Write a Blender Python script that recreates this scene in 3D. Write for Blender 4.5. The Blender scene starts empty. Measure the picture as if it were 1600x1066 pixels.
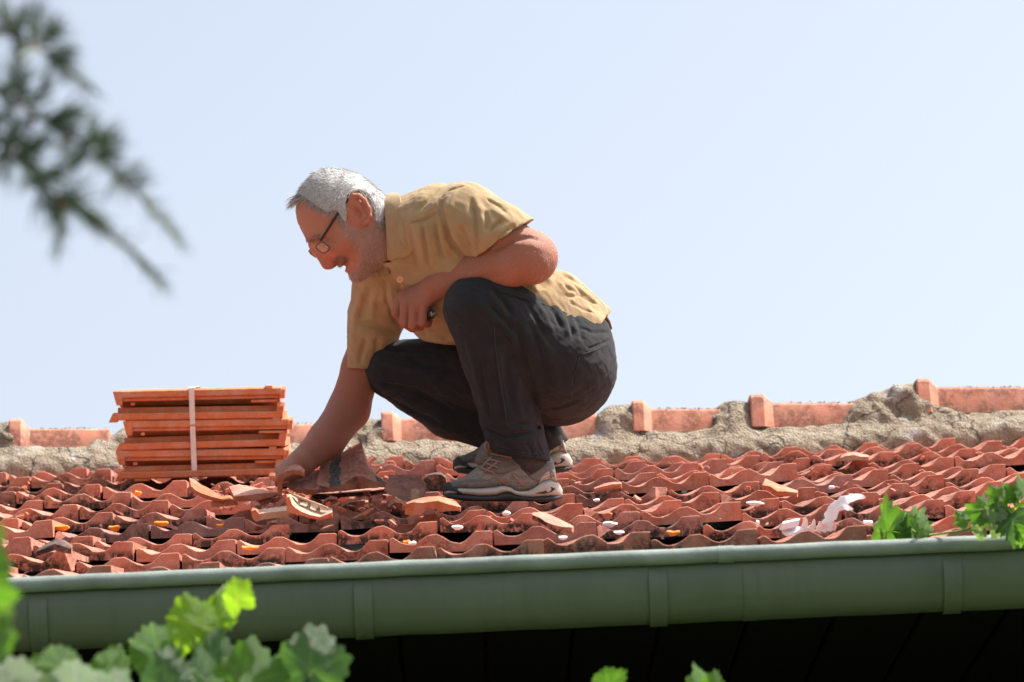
import bpy, bmesh, math, random
import numpy as np
from mathutils import Vector, Matrix, Euler

SC = bpy.context.scene
COL = SC.collection
R = math.radians

# ------------------------------------------------------------------ camera
FPX = 7000.0                      # focal length in pixels of a 1600 px wide frame
PITCH, YAW, ROLL = R(13.2), R(0.8), R(2.4)
CAM = Vector((0.0, 0.0, 1.6))
FWD = Vector((math.sin(YAW) * math.cos(PITCH), math.cos(YAW) * math.cos(PITCH), math.sin(PITCH)))
R0 = Vector((math.cos(YAW), -math.sin(YAW), 0.0))
U0 = R0.cross(FWD)
RGT = (R0 * math.cos(ROLL) - U0 * math.sin(ROLL)).normalized()
UPV = (U0 * math.cos(ROLL) + R0 * math.sin(ROLL)).normalized()
cd = bpy.data.cameras.new('camera')
cam = bpy.data.objects.new('camera', cd)
COL.objects.link(cam)
cam.matrix_world = Matrix(((RGT.x, UPV.x, -FWD.x, CAM.x), (RGT.y, UPV.y, -FWD.y, CAM.y),
                           (RGT.z, UPV.z, -FWD.z, CAM.z), (0, 0, 0, 1)))
cd.sensor_width = 36.0
cd.lens = 36.0 * FPX / 1600.0
cd.clip_start = 0.1
cd.clip_end = 3000
cd.dof.use_dof = True
cd.dof.focus_distance = 10.6
cd.dof.aperture_fstop = 6.7
SC.camera = cam

# ------------------------------------------------------------------ sky and sun
SUN_DIR = Vector((0.50, 0.10, 0.86)).normalized()
SUN_EL = math.asin(SUN_DIR.z)
SUN_AZ = math.atan2(SUN_DIR.x, SUN_DIR.y)
w = bpy.data.worlds.new('World')
SC.world = w
w.use_nodes = True
nt = w.node_tree
nt.nodes.clear()
wo = nt.nodes.new('ShaderNodeOutputWorld')
bg = nt.nodes.new('ShaderNodeBackground')
sky = nt.nodes.new('ShaderNodeTexSky')
sky.sky_type = 'NISHITA'
sky.sun_disc = False
sky.sun_elevation = SUN_EL
sky.sun_rotation = SUN_AZ
sky.air_density = 1.0
sky.dust_density = 4.5
sky.ozone_density = 2.0
bg.inputs['Strength'].default_value = 0.108
bw_ = nt.nodes.new('ShaderNodeRGBToBW')            # a thin white veil of high haze
veil = nt.nodes.new('ShaderNodeMix'); veil.data_type = 'RGBA'; veil.inputs[0].default_value = 0.54
nt.links.new(sky.outputs[0], bw_.inputs[0])
nt.links.new(sky.outputs[0], veil.inputs[6]); nt.links.new(bw_.outputs[0], veil.inputs[7])
nt.links.new(veil.outputs[2], bg.inputs[0])
nt.links.new(bg.outputs[0], wo.inputs[0])
sl = bpy.data.lights.new('sun', 'SUN')
sl.energy = 3.4
sl.angle = R(0.5)
sl.color = (1.0, 0.95, 0.87)
sun = bpy.data.objects.new('sun', sl)
COL.objects.link(sun)
sun.rotation_euler = SUN_DIR.to_track_quat('Z', 'Y').to_euler()
sun.location = (4, 4, 12)
SC.view_settings.view_transform = 'Standard'
SC.view_settings.look = 'None'
SC.view_settings.gamma = 1.0
SC.view_settings.use_curve_mapping = False
SC.view_settings.exposure = 1.45

# ------------------------------------------------------------------ helpers
def at(px, py, d):
    """world point seen at photo pixel (1600 wide) at depth d metres"""
    return CAM + (FWD + RGT * ((px - 800.0) / FPX) - UPV * ((py - 533.0) / FPX)) * d

WLOC = {}

def tag(o, label, cat, group=None, kind=None):
    if label: o['label'] = label
    if cat: o['category'] = cat
    if group: o['group'] = group
    if kind: o['kind'] = kind
    return o

def empty(name, loc, label, cat, group=None):
    o = bpy.data.objects.new(name, None)
    o.empty_display_size = 0.1
    COL.objects.link(o)
    o.location = loc
    WLOC[o] = Vector(loc)
    return tag(o, label, cat, group)

def link(name, me, parent=None, loc=(0, 0, 0), rot=None):
    o = bpy.data.objects.new(name, me)
    COL.objects.link(o)
    loc = Vector(loc)
    WLOC[o] = loc.copy()
    if parent is not None:
        o.parent = parent
        loc = loc - WLOC[parent]
    if rot is not None:
        o.rotation_mode = 'QUATERNION'
        o.rotation_quaternion = rot
    o.location = loc
    return o

def new_mesh(name, verts, faces, mats, smooth=False, mat_idx=None):
    me = bpy.data.meshes.new(name)
    v = np.asarray(verts, dtype=np.float64)
    me.from_pydata(v.tolist() if len(v) < 50000 else v.tolist(), [], [list(map(int, f)) for f in faces])
    if not isinstance(mats, (list, tuple)): mats = [mats]
    for m in mats: me.materials.append(m)
    if mat_idx is not None:
        me.polygons.foreach_set('material_index', np.asarray(mat_idx, dtype=np.int32))
    if smooth:
        me.polygons.foreach_set('use_smooth', np.ones(len(me.polygons), dtype=bool))
    me.update()
    return me

def mk(name, verts, faces, mats, parent=None, smooth=False, mat_idx=None, kind=None):
    """one mesh object from world-space vertices, its origin in its own middle"""
    v = np.asarray([tuple(p) for p in verts], dtype=np.float64)
    c = (v.min(0) + v.max(0)) / 2
    me = new_mesh(name, v - c, faces, mats, smooth, mat_idx)
    o = link(name, me, parent, Vector(c))
    if kind: o['kind'] = kind
    return o

class MB:
    """collects simple shapes into one mesh"""
    def __init__(s): s.v, s.f, s.m = [], [], []
    def add(s, v, f, mi=0):
        n = len(s.v)
        s.v += [tuple(p) for p in v]
        s.f += [tuple(i + n for i in q) for q in f]
        s.m += [mi] * len(f)
    def box(s, c, h, M=None, mi=0, bev=0.0):
        """bevelled box: centre, half sizes, optional 3x3 axes"""
        c = Vector(c); hx, hy, hz = h
        M = M or Matrix.Identity(3)
        if bev <= 0:
            pts = [(-hx,-hy,-hz),(hx,-hy,-hz),(hx,hy,-hz),(-hx,hy,-hz),(-hx,-hy,hz),(hx,-hy,hz),(hx,hy,hz),(-hx,hy,hz)]
            s.add([c + M @ Vector(p) for p in pts],
                  [(0,3,2,1),(4,5,6,7),(0,1,5,4),(1,2,6,5),(2,3,7,6),(3,0,4,7)], mi)
            return
        bm = bmesh.new()
        bmesh.ops.create_cube(bm, size=2)
        for v in bm.verts: v.co = Vector((v.co.x*hx, v.co.y*hy, v.co.z*hz))
        bmesh.ops.bevel(bm, geom=bm.edges[:], offset=bev, segments=1, affect='EDGES')
        bm.verts.index_update()
        s.add([c + M @ v.co for v in bm.verts], [tuple(v.index for v in f.verts) for f in bm.faces], mi)
        bm.free()
    def tube(s, pts, radii, n=8, mi=0, cap=True):
        pts = [Vector(p) for p in pts]
        if not isinstance(radii, (list, tuple)): radii = [radii] * len(pts)
        rings = []
        ref = Vector((0.13, 0.31, 0.94))
        for i, p in enumerate(pts):
            t = (pts[min(i+1, len(pts)-1)] - pts[max(i-1, 0)]).normalized()
            a = t.cross(ref)
            if a.length < 1e-4: a = t.cross(Vector((1, 0, 0)))
            a.normalize(); b = t.cross(a)
            ref = b.cross(t) if False else ref
            rings.append([p + (a*math.cos(k*2*math.pi/n) + b*math.sin(k*2*math.pi/n)) * radii[i] for k in range(n)])
        v = [q for r in rings for q in r]
        f = []
        for i in range(len(pts)-1):
            for k in range(n):
                f.append((i*n+k, i*n+(k+1) % n, (i+1)*n+(k+1) % n, (i+1)*n+k))
        if cap:
            f.append(tuple(range(n-1, -1, -1)))
            f.append(tuple((len(pts)-1)*n + k for k in range(n)))
        s.add(v, f, mi)
    def build(s, name, mats, parent=None, smooth=False, kind=None):
        return mk(name, s.v, s.f, mats, parent, smooth, s.m, kind)

# ------------------------------------------------------------------ materials
def mat(name):
    m = bpy.data.materials.new(name)
    m.use_nodes = True
    n = m.node_tree
    return m, n, n.nodes['Principled BSDF']

def N(nt, t, **kw):
    nd = nt.nodes.new(t)
    for k, v in kw.items():
        if k.startswith('i_'):
            nd.inputs[k[2:].replace('_', ' ')].default_value = v
        else:
            setattr(nd, k, v)
    return nd

def ramp(nt, src, stops, interp='LINEAR'):
    r = nt.nodes.new('ShaderNodeValToRGB')
    r.color_ramp.interpolation = interp
    while len(r.color_ramp.elements) > 1: r.color_ramp.elements.remove(r.color_ramp.elements[-1])
    for i, (p, c) in enumerate(stops):
        if isinstance(c, (int, float)): c = (c, c, c)
        e = r.color_ramp.elements[0] if i == 0 else r.color_ramp.elements.new(p)
        e.position = p
        e.color = (*c[:3], 1)
    nt.links.new(src, r.inputs[0])
    return r.outputs[0]

def mixc(nt, fac, a, b, mode='MIX'):
    m = nt.nodes.new('ShaderNodeMix')
    m.data_type = 'RGBA'; m.blend_type = mode
    for sock, v in ((m.inputs[0], fac), (m.inputs[6], a), (m.inputs[7], b)):
        if isinstance(v, bpy.types.NodeSocket): nt.links.new(v, sock)
        elif isinstance(v, (int, float)): sock.default_value = v
        else: sock.default_value = (*v[:3], 1)
    return m.outputs[2]

def math_(nt, op, a, b=None, clamp=False):
    m = nt.nodes.new('ShaderNodeMath'); m.operation = op; m.use_clamp = clamp
    for s, v in zip(m.inputs, (a, b)):
        if v is None: continue
        if isinstance(v, bpy.types.NodeSocket): nt.links.new(v, s)
        else: s.default_value = v
    return m.outputs[0]

def noise(nt, vec, scale, detail=4, rough=0.6):
    n = nt.nodes.new('ShaderNodeTexNoise')
    n.inputs['Scale'].default_value = scale
    n.inputs['Detail'].default_value = detail
    n.inputs['Roughness'].default_value = rough
    if vec is not None: nt.links.new(vec, n.inputs['Vector'])
    return n.outputs[0]

def bump(nt, h, dist, strength=1.0, nrm=None):
    b = nt.nodes.new('ShaderNodeBump')
    b.inputs['Strength'].default_value = strength
    b.inputs['Distance'].default_value = dist
    nt.links.new(h, b.inputs['Height'])
    if nrm is not None: nt.links.new(nrm, b.inputs['Normal'])
    return b.outputs[0]

def coords(nt, rand=True):
    tc = nt.nodes.new('ShaderNodeTexCoord')
    if not rand: return tc.outputs['Object'], None
    oi = nt.nodes.new('ShaderNodeObjectInfo')
    v = nt.nodes.new('ShaderNodeVectorMath'); v.operation = 'MULTIPLY_ADD'
    comb = nt.nodes.new('ShaderNodeCombineXYZ')
    for i in range(3): nt.links.new(oi.outputs['Random'], comb.inputs[i])
    v.inputs[1].default_value = (37.0, 53.0, 71.0)
    nt.links.new(comb.outputs[0], v.inputs[0])
    nt.links.new(tc.outputs['Object'], v.inputs[2])
    return v.outputs[0], (oi.outputs['Random'], tc.outputs['Object'])

def simple(name, col, rough=0.7, metal=0.0, var=0.15, nscale=30, bmp=0.0, bscale=120, spec=0.4):
    m, n, p = mat(name)
    co, _ = coords(n)
    a = noise(n, co, nscale)
    lo = tuple(c * (1 - var) for c in col); hi = tuple(min(1, c * (1 + var)) for c in col)
    c = ramp(n, a, [(0.3, lo), (0.7, hi)])
    n.links.new(c, p.inputs['Base Color'])
    p.inputs['Roughness'].default_value = rough
    p.inputs['Metallic'].default_value = metal
    p.inputs['Specular IOR Level'].default_value = spec
    if bmp > 0:
        n.links.new(bump(n, noise(n, co, bscale, 3), bmp), p.inputs['Normal'])
    return m

def terracotta(name, stops, dirt=0.5, grain=0.0012, front_dirt=True):
    m, n, p = mat(name)
    co, (rnd, raw) = coords(n)
    base = ramp(n, rnd, stops)
    big = noise(n, co, 9, 3)
    c = mixc(n, ramp(n, big, [(0.35, 0.0), (0.7, 0.75)]), base, mixc(n, 1.0, base, (0.80, 0.74, 0.78), 'MULTIPLY'))
    fine = noise(n, co, 160, 4, 0.7)
    c = mixc(n, ramp(n, fine, [(0.3, 0.0), (0.75, 0.5)]), c, mixc(n, 1.0, c, (1.35, 1.28, 1.25), 'MULTIPLY'))
    # pale lime dust
    dust = noise(n, co, 22, 5, 0.7)
    c = mixc(n, ramp(n, dust, [(0.44, 0.0), (0.72, 0.6)]), c, (0.56, 0.34, 0.27))
    # black lichen and soot, in patches, thicker along the lower front edge
    l1 = noise(n, co, 13, 2, 0.5)
    l2 = noise(n, co, 85, 5, 0.75)
    k = math_(n, 'MULTIPLY', ramp(n, l1, [(0.42, 0.0), (0.55, 1.0)]), ramp(n, l2, [(0.40, 0.0), (0.54, 1.0)]))
    if front_dirt:
        sx = n.nodes.new('ShaderNodeSeparateXYZ'); n.links.new(raw, sx.inputs[0])
        low = ramp(n, math_(n, 'MULTIPLY', sx.outputs[2], 25.0), [(0.1, 1.0), (0.75, 0.12)])
        k = math_(n, 'MULTIPLY', k, low)
        vv = n.nodes.new('ShaderNodeMapping'); n.links.new(co, vv.inputs[0])
        vv.inputs['Scale'].default_value = (1, 1, 0.4)
        l3 = noise(n, vv.outputs[0], 60, 4, 0.7)
        edge = math_(n, 'MULTIPLY', ramp(n, math_(n, 'MULTIPLY', sx.outputs[2], 50.0), [(0.08, 1.0), (0.75, 0.0)]),
                     ramp(n, l3, [(0.43, 0.0), (0.54, 1.0)]))
        pick = math_(n, 'FRACT', math_(n, 'MULTIPLY', rnd, 7.31))
        k = math_(n, 'MAXIMUM', math_(n, 'MULTIPLY', k, ramp(n, pick, [(0.35, 0.25), (0.6, 1.0)])), math_(n, 'MULTIPLY', edge, ramp(n, pick, [(0.5, 0.12), (0.75, 0.95)])))
    k = math_(n, 'MULTIPLY', k, dirt, True)
    c = mixc(n, k, c, (0.025, 0.022, 0.018))
    n.links.new(c, p.inputs['Base Color'])
    p.inputs['Roughness'].default_value = 0.85
    p.inputs['Specular IOR Level'].default_value = 0.25
    hgt = math_(n, 'ADD', fine, math_(n, 'MULTIPLY', noise(n, co, 40, 3), 1.5))
    n.links.new(bump(n, hgt, grain), p.inputs['Normal'])
    return m

M = {}
M['tile'] = terracotta('old_clay', [(0.0, (0.38, 0.138, 0.090)), (0.3, (0.47, 0.175, 0.114)), (0.55, (0.52, 0.208, 0.140)),
                                    (0.80, (0.44, 0.172, 0.122)), (0.90, (0.26, 0.128, 0.108)), (1.0, (0.33, 0.155, 0.130))], 1.0)
M['tile_shard'] = terracotta('broken_old_clay', [(0.0, (0.44, 0.180, 0.125)), (1.0, (0.52, 0.225, 0.160))], 0.45, front_dirt=False)
M['break'] = terracotta('fresh_clay_break', [(0.0, (0.40, 0.115, 0.048)), (1.0, (0.48, 0.15, 0.065))], 0.12, 0.003, False)
M['new_tile'] = terracotta('new_clay', [(0.0, (0.47, 0.135, 0.050)), (1.0, (0.60, 0.20, 0.085))], 0.10, 0.0006, False)
M['ridge'] = terracotta('ridge_clay', [(0.0, (0.53, 0.225, 0.145)), (1.0, (0.58, 0.255, 0.165))], 0.5, 0.0008, False)
M['tile_front'] = terracotta('broken_clay_front', [(0.0, (0.36, 0.12, 0.07)), (1.0, (0.40, 0.14, 0.08))], 1.0, front_dirt=False)
M['cream'] = terracotta('cream_clay', [(0.0, (0.40, 0.285, 0.19)), (1.0, (0.47, 0.34, 0.24))], 0.3, 0.002, False)
M['black_tile'] = terracotta('sooty_clay', [(0.0, (0.045, 0.030, 0.026)), (1.0, (0.05, 0.033, 0.03))], 0.9, 0.003, False)
M['lichen'] = simple('grey_lichen', (0.10, 0.095, 0.085), 0.95, 0, 0.7, 160, 0.003, 150)

def m_mortar():
    m, n, p = mat('old_mortar')
    co, _ = coords(n, False)
    a = noise(n, co, 14, 6, 0.7); b = noise(n, co, 120, 5, 0.75)
    c = ramp(n, a, [(0.3, (0.19, 0.145, 0.10)), (0.48, (0.33, 0.262, 0.187)), (0.62, (0.38, 0.315, 0.235)), (0.78, (0.46, 0.425, 0.37))])
    c = mixc(n, ramp(n, b, [(0.35, 0.75), (0.55, 0.0)]), c, (0.11, 0.085, 0.06))
    vor = n.nodes.new('ShaderNodeTexVoronoi'); vor.inputs['Scale'].default_value = 150
    n.links.new(co, vor.inputs['Vector'])
    c = mixc(n, ramp(n, vor.outputs[0], [(0.1, 0.5), (0.35, 0.0)]), c, (0.50, 0.43, 0.34))
    l = noise(n, co, 8, 4, 0.7)
    c = mixc(n, ramp(n, l, [(0.60, 0.0), (0.68, 0.75)]), c, (0.46, 0.45, 0.43))
    # cracks
    v2 = n.nodes.new('ShaderNodeTexVoronoi'); v2.feature = 'DISTANCE_TO_EDGE'; v2.inputs['Scale'].default_value = 5.0
    wv = n.nodes.new('ShaderNodeVectorMath'); wv.operation = 'ADD'
    nn = n.nodes.new('ShaderNodeTexNoise'); nn.inputs['Scale'].default_value = 12
    n.links.new(co, nn.inputs['Vector'])
    sc = n.nodes.new('ShaderNodeVectorMath'); sc.operation = 'SCALE'; sc.inputs['Scale'].default_value = 0.12
    n.links.new(nn.outputs['Color'], sc.inputs[0])
    n.links.new(co, wv.inputs[0]); n.links.new(sc.outputs[0], wv.inputs[1]); n.links.new(wv.outputs[0], v2.inputs['Vector'])
    crack = ramp(n, v2.outputs['Distance'], [(0.0, 1.0), (0.022, 0.0)])
    c = mixc(n, math_(n, 'MULTIPLY', crack, ramp(n, a, [(0.42, 0.0), (0.5, 0.9)])), c, (0.05, 0.04, 0.03))
    n.links.new(c, p.inputs['Base Color'])
    p.inputs['Roughness'].default_value = 0.95
    h = math_(n, 'ADD', math_(n, 'MULTIPLY', a, 2.0), b)
    h = math_(n, 'SUBTRACT', h, math_(n, 'MULTIPLY', crack, 0.8))
    n.links.new(bump(n, math_(n, 'ADD', h, math_(n, 'MULTIPLY', vor.outputs[0], 0.8)), 0.009), p.inputs['Normal'])
    return m
M['mortar'] = m_mortar()

def m_gutter():
    m, n, p = mat('green_gutter_paint')
    co, _ = coords(n, False)
    a = noise(n, co, 5, 5, 0.65); b = noise(n, co, 60, 4)
    c = ramp(n, a, [(0.3, (0.088, 0.112, 0.072)), (0.7, (0.108, 0.134, 0.088))])
    mp = n.nodes.new('ShaderNodeMapping'); mp.inputs['Scale'].default_value = (34, 10, 2.2); n.links.new(co, mp.inputs[0])
    st = noise(n, mp.outputs[0], 1.0, 4, 0.7)
    c = mixc(n, ramp(n, st, [(0.52, 0.0), (0.80, 0.3)]), c, (0.055, 0.066, 0.042))
    c = mixc(n, ramp(n, b, [(0.6, 0.0), (0.8, 0.25)]), c, (0.15, 0.165, 0.125))
    n.links.new(c, p.inputs['Base Color'])
    n.links.new(ramp(n, a, [(0.3, 0.38), (0.7, 0.55)]), p.inputs['Roughness'])
    n.links.new(bump(n, noise(n, co, 3.0, 2), 0.02, 0.5), p.inputs['Normal'])
    return m
M['gutter'] = m_gutter()
M['lip'] = simple('skylit_gutter_lip', (0.20, 0.235, 0.205), 0.32, 0, 0.25, 9, 0.001, 60, 0.6)  # paler than the gutter: sky and sun highlight put into the colour

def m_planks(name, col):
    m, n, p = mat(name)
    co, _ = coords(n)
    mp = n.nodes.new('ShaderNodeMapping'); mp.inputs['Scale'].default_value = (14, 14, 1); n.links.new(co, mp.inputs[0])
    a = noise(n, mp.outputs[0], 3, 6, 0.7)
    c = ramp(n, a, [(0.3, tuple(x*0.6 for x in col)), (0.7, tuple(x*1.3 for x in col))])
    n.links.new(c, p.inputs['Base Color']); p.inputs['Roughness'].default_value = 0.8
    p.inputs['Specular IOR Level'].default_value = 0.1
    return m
M['dark_wood'] = m_planks('eave_shade_wood', (0.007, 0.005, 0.004))  # near black: the deep shade under the eave put into the colour
M['felt'] = simple('black_roof_felt', (0.02, 0.018, 0.016), 0.95)
M['wall'] = simple('plaster_wall', (0.45, 0.42, 0.36), 0.9, 0, 0.12, 6, 0.002, 80)
M['white'] = simple('white_plastic_scrap', (0.80, 0.78, 0.80), 0.55, 0, 0.06, 60, 0.001, 200)
M['orange'] = simple('bright_orange_fragment', (0.88, 0.24, 0.015), 0.55, 0, 0.15, 60, 0.001, 200)
M['strap'] = simple('white_strap', (0.66, 0.57, 0.54), 0.5, 0, 0.08, 60)
M['bark'] = simple('vine_bark', (0.14, 0.09, 0.05), 0.9, 0, 0.4, 60, 0.004, 60)
M['twig'] = simple('twig_bark', (0.17, 0.11, 0.08), 0.9, 0, 0.4, 90)
M['black'] = simple('black_plastic', (0.012, 0.012, 0.013), 0.3, 0, 0.1)
M['steel'] = simple('bright_steel', (0.6, 0.6, 0.6), 0.25, 1.0, 0.1)

def m_leaf(name, c1, c2, trans, rough=0.4, coat=0.0):
    m, n, p = mat(name)
    co, _ = coords(n)
    a = noise(n, co, 40, 4); b = noise(n, co, 220, 4, 0.7)
    c = ramp(n, a, [(0.3, c1), (0.7, c2)])
    c = mixc(n, ramp(n, b, [(0.5, 0.0), (0.8, 0.35)]), c, tuple(x*1.5 for x in c2))
    at_ = n.nodes.new('ShaderNodeAttribute'); at_.attribute_name = 'vein'
    c = mixc(n, math_(n, 'MULTIPLY', at_.outputs['Fac'], 0.32), c, tuple(min(0.6, x*2.2+0.03) for x in c2))
    n.links.new(c, p.inputs['Base Color'])
    p.inputs['Roughness'].default_value = rough
    p.inputs['Specular IOR Level'].default_value = 0.5
    n.links.new(bump(n, math_(n, 'ADD', b, a), 0.002), p.inputs['Normal'])
    tr = n.nodes.new('ShaderNodeBsdfTranslucent')
    n.links.new(mixc(n, 1.0, c, (1.15, 1.25, 0.5), 'MULTIPLY'), tr.inputs['Color'])
    mx = n.nodes.new('ShaderNodeMixShader'); mx.inputs[0].default_value = trans
    out = n.nodes['Material Output']
    n.links.new(p.outputs[0], mx.inputs[1]); n.links.new(tr.outputs[0], mx.inputs[2])
    n.links.new(mx.outputs[0], out.inputs[0])
    return m
M['leaf_young'] = m_leaf('young_vine_leaf', (0.20, 0.36, 0.03), (0.30, 0.46, 0.05), 0.6)
M['leaf'] = m_leaf('vine_leaf', (0.09, 0.20, 0.03), (0.14, 0.29, 0.045), 0.5)
M['leaf_old'] = m_leaf('mature_vine_leaf', (0.07, 0.15, 0.05), (0.10, 0.20, 0.07), 0.4, 0.3)
M['leaf_pale'] = m_leaf('pale_vine_leaf', (0.22, 0.32, 0.16), (0.30, 0.40, 0.22), 0.3, 0.28)
M['stem'] = simple('green_vine_stem', (0.22, 0.30, 0.07), 0.6, 0, 0.2, 50)
M['needle'] = simple('cedar_needle', (0.125, 0.165, 0.115), 0.5, 0, 0.6, 30)
M['needle_tip'] = simple('pale_cedar_needle', (0.13, 0.17, 0.09), 0.55, 0, 0.35, 30)

# ------------------------------------------------------------------ ground
mg, n_, p_ = mat('garden_ground')
co_, _x = coords(n_, False)
n_.links.new(ramp(n_, noise(n_, co_, 0.6, 6), [(0.35, (0.07, 0.075, 0.03)), (0.55, (0.045, 0.07, 0.02)), (0.7, (0.10, 0.085, 0.06))]), p_.inputs['Base Color'])
p_.inputs['Roughness'].default_value = 0.95
gm = new_mesh('ground', [(-900, -900, 0), (900, -900, 0), (900, 900, 0), (-900, 900, 0)], [(0, 1, 2, 3)], mg)
g = link('ground', gm); g['kind'] = 'structure'; g['label'] = 'garden soil and grass around the house'

# ------------------------------------------------------------------ roof geometry
rng = random.Random(7)
TW, ROWP = 0.225, 0.31                      # tile cover width, row pitch along the slope
Q = at(1100, 813, 10.27)                    # front edge of the fourth row
ALPHA = math.atan(0.1926 + 0.071)
CA, SA = math.cos(ALPHA), math.sin(ALPHA)
NROWS = 12
YE, ZE = Q.y - 3 * ROWP * CA, Q.z - 3 * ROWP * SA      # eave: front of row 0
YR, ZR = YE + NROWS * ROWP * CA, ZE + NROWS * ROWP * SA  # ridge
HX0, HX1 = -2.35, 2.45

def sag(x, s):
    return 0.010*math.sin(1.3*x + 0.7*s) + 0.008*math.sin(2.9*x - 1.1*s + 1.0) + 0.005*math.sin(5.1*x + 2.3*s)

def roof_pt(x, s, h=0.0):
    """point on the roof: x along the eave, s up the slope, h above it"""
    z = sag(x, s) + h
    return Vector((x, YE + s*CA - z*SA, ZE + s*SA + z*CA))

def slope_at(px, py, h=0.0):
    """where the line of sight through a photo pixel meets the roof: (x, s)"""
    d = FWD + RGT*((px-800)/FPX) - UPV*((py-533)/FPX)
    nrm = Vector((0, -SA, CA))
    t = (Vector((0, YE, ZE)) + nrm*h - CAM).dot(nrm) / d.dot(nrm)
    p = CAM + d*t
    return p.x, (p.y - YE)/CA + (h*SA)/CA

house = empty('house', (0, YE + 2, 0), 'house with a worn red clay tile roof, mortared ridge and dark green gutter', 'house')

# profile of the interlocking tile's front: (u, height in mm)
PROF = [(0, 20), (.03, 22.5), (.065, 18), (.105, 11.5), (.15, 8), (.21, 8), (.26, 11.5), (.315, 19), (.35, 25), (.38, 27.5), (.45, 27.5),
        (.485, 25), (.53, 18.5), (.585, 11.5), (.63, 9), (.68, 9), (.725, 13.5), (.77, 22), (.80, 29.5), (.82, 33), (.965, 33.5), (.983, 31.5)]

def tile_mesh(name, seed, chip=None, L=0.395, mats=None):
    r = random.Random(seed)
    m = 1000.0
    pr = [(u*TW, (h + r.uniform(-1.2, 1.2))/m) for u, h in PROF]
    n = len(pr)
    stations = [(0.0, 0.0012), (0.0016, 0.0), (0.06, 0.0), (0.16, 0.0), (0.28, 0.0), (L, 0.0)]
    V, Fc = [], []
    def scale(y): return 1.0 - 0.50*min(1, max(0, y/0.30))
    fr = [r.uniform(-0.0012, 0.0012) for _ in pr]
    for j, (y, dz) in enumerate(stations):
        for i, (x, h) in enumerate(pr):
            hh = max(0.004, h*scale(y) - dz)
            yy = y + (fr[i] if j < 2 else 0)
            V.append((x, yy, hh))
    nt_ = len(stations)
    base = len(V)
    for j, (y, dz) in enumerate([(0.0, 0), (0.03, 0), (0.05, 1), (L, 1)]):
        for i, (x, h) in enumerate(pr):
            V.append((x, y, -0.010) if j < 2 else (x, y, max(-0.004, h*scale(y) - 0.015)))
    for j in range(nt_-1):
        for i in range(n-1):
            Fc.append((j*n+i, j*n+i+1, (j+1)*n+i+1, (j+1)*n+i))
    for j in range(3):
        for i in range(n-1):
            a = base + j*n + i
            Fc.append((a, a+n, a+n+1, a+1))
    for i in range(n-1):
        Fc.append((i, base+i, base+i+1, i+1))
        a, b = (nt_-1)*n + i, base + 3*n + i
        Fc.append((a, a+1, b+1, b))
    # the two long edges, closed
    for col_ in (0, n-1):
        top = [j*n + col_ for j in range(nt_)]
        bot = [base + j*n + col_ for j in range(3, -1, -1)]
        ring = top + bot
        Fc.append(tuple(ring) if col_ == 0 else tuple(reversed(ring)))
    me = new_mesh(name, V, Fc, mats or [M['tile'], M['tile_shard']])
    if chip:
        bm = bmesh.new(); bm.from_mesh(me)
        for (co, no) in chip:
            res = bmesh.ops.bisect_plane(bm, geom=bm.verts[:]+bm.edges[:]+bm.faces[:], plane_co=co, plane_no=no, clear_outer=True)
            ed = [e for e in res['geom_cut'] if isinstance(e, bmesh.types.BMEdge)]
            fl = bmesh.ops.holes_fill(bm, edges=ed, sides=0)
            for f in fl['faces']: f.material_index = 1
        bm.normal_update(); bm.to_mesh(me); bm.free()
    # smooth along the profile, crisp at the front edge
    me.polygons.foreach_set('use_smooth', np.array([len(p.vertices) == 4 for p in me.polygons]))
    try: me.set_sharp_from_angle(angle=R(30))
    except Exception: pass
    return me

TILES = [tile_mesh('roof_tile', s) for s in (1, 2, 3, 4)]
CHIPPED = [tile_mesh('roof_tile', 11, [((0.205, 0, 0.02), (0.75, -0.6, 0.25))]),
           tile_mesh('roof_tile', 12, [((0.02, 0.0, 0.02), (-0.8, -0.55, 0.2))]),
           tile_mesh('roof_tile', 13, [((0.20, 0.012, 0.02), (0.8, -0.6, 0.0))]),
           tile_mesh('roof_tile', 14, [((0.03, 0.0, 0.012), (-0.5, -0.5, 0.7))])]

def place_tile(me, x, s, h=0.0, yaw=0.0, pitch=0.0, roll=0.0, name='roof_tile'):
    tilt = -math.atan(0.018/ROWP)
    rot = Matrix.Rotation(ALPHA + tilt + pitch, 4, 'X') @ Matrix.Rotation(yaw, 4, 'Z') @ Matrix.Rotation(roll, 4, 'Y')
    return link(name, me, house, roof_pt(x + TW/2, s, h) - (rot.to_3x3() @ Vector((TW/2, 0, 0))), rot.to_quaternion())

# joint phase of every row, read off the photograph on the fourth row
x_j = at(1068.9, 795, 10.29).x
skip = set()
hole_px = [(598, 800)]
for k in range(NROWS):
    ph = (x_j + (0.5*TW if (k % 2) == 0 else 0.0)) % TW
    rj = rng.uniform(-0.012, 0.012)
    i0 = math.floor((HX0 - ph)/TW)
    x = ph + i0*TW
    row_h = rng.uniform(-0.003, 0.003)
    while x < HX1 - 0.05:
        s = k*ROWP + rng.uniform(-0.014, 0.012) + 0.006*math.sin(3*x + k)
        c = rng.random()
        me = rng.choice(TILES)
        if c < 0.075: me = rng.choice(CHIPPED)
        h = row_h + rng.uniform(-0.0035, 0.0045)
        yaw = R(rng.uniform(-1.6, 1.6)); roll = R(rng.uniform(-1.3, 1.3)); pit = R(rng.uniform(-0.6, 0.9))
        if rng.random() < 0.10: h += 0.008; roll += R(rng.choice((-2.2, 2.0)))
        if not (k == 3 and abs(x + TW/2 - at(585, 800, 10.3).x) < 0.09):
            place_tile(me, x + rj + rng.uniform(-0.002, 0.002), s, h, yaw, pit, roll)
        x += TW

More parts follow.
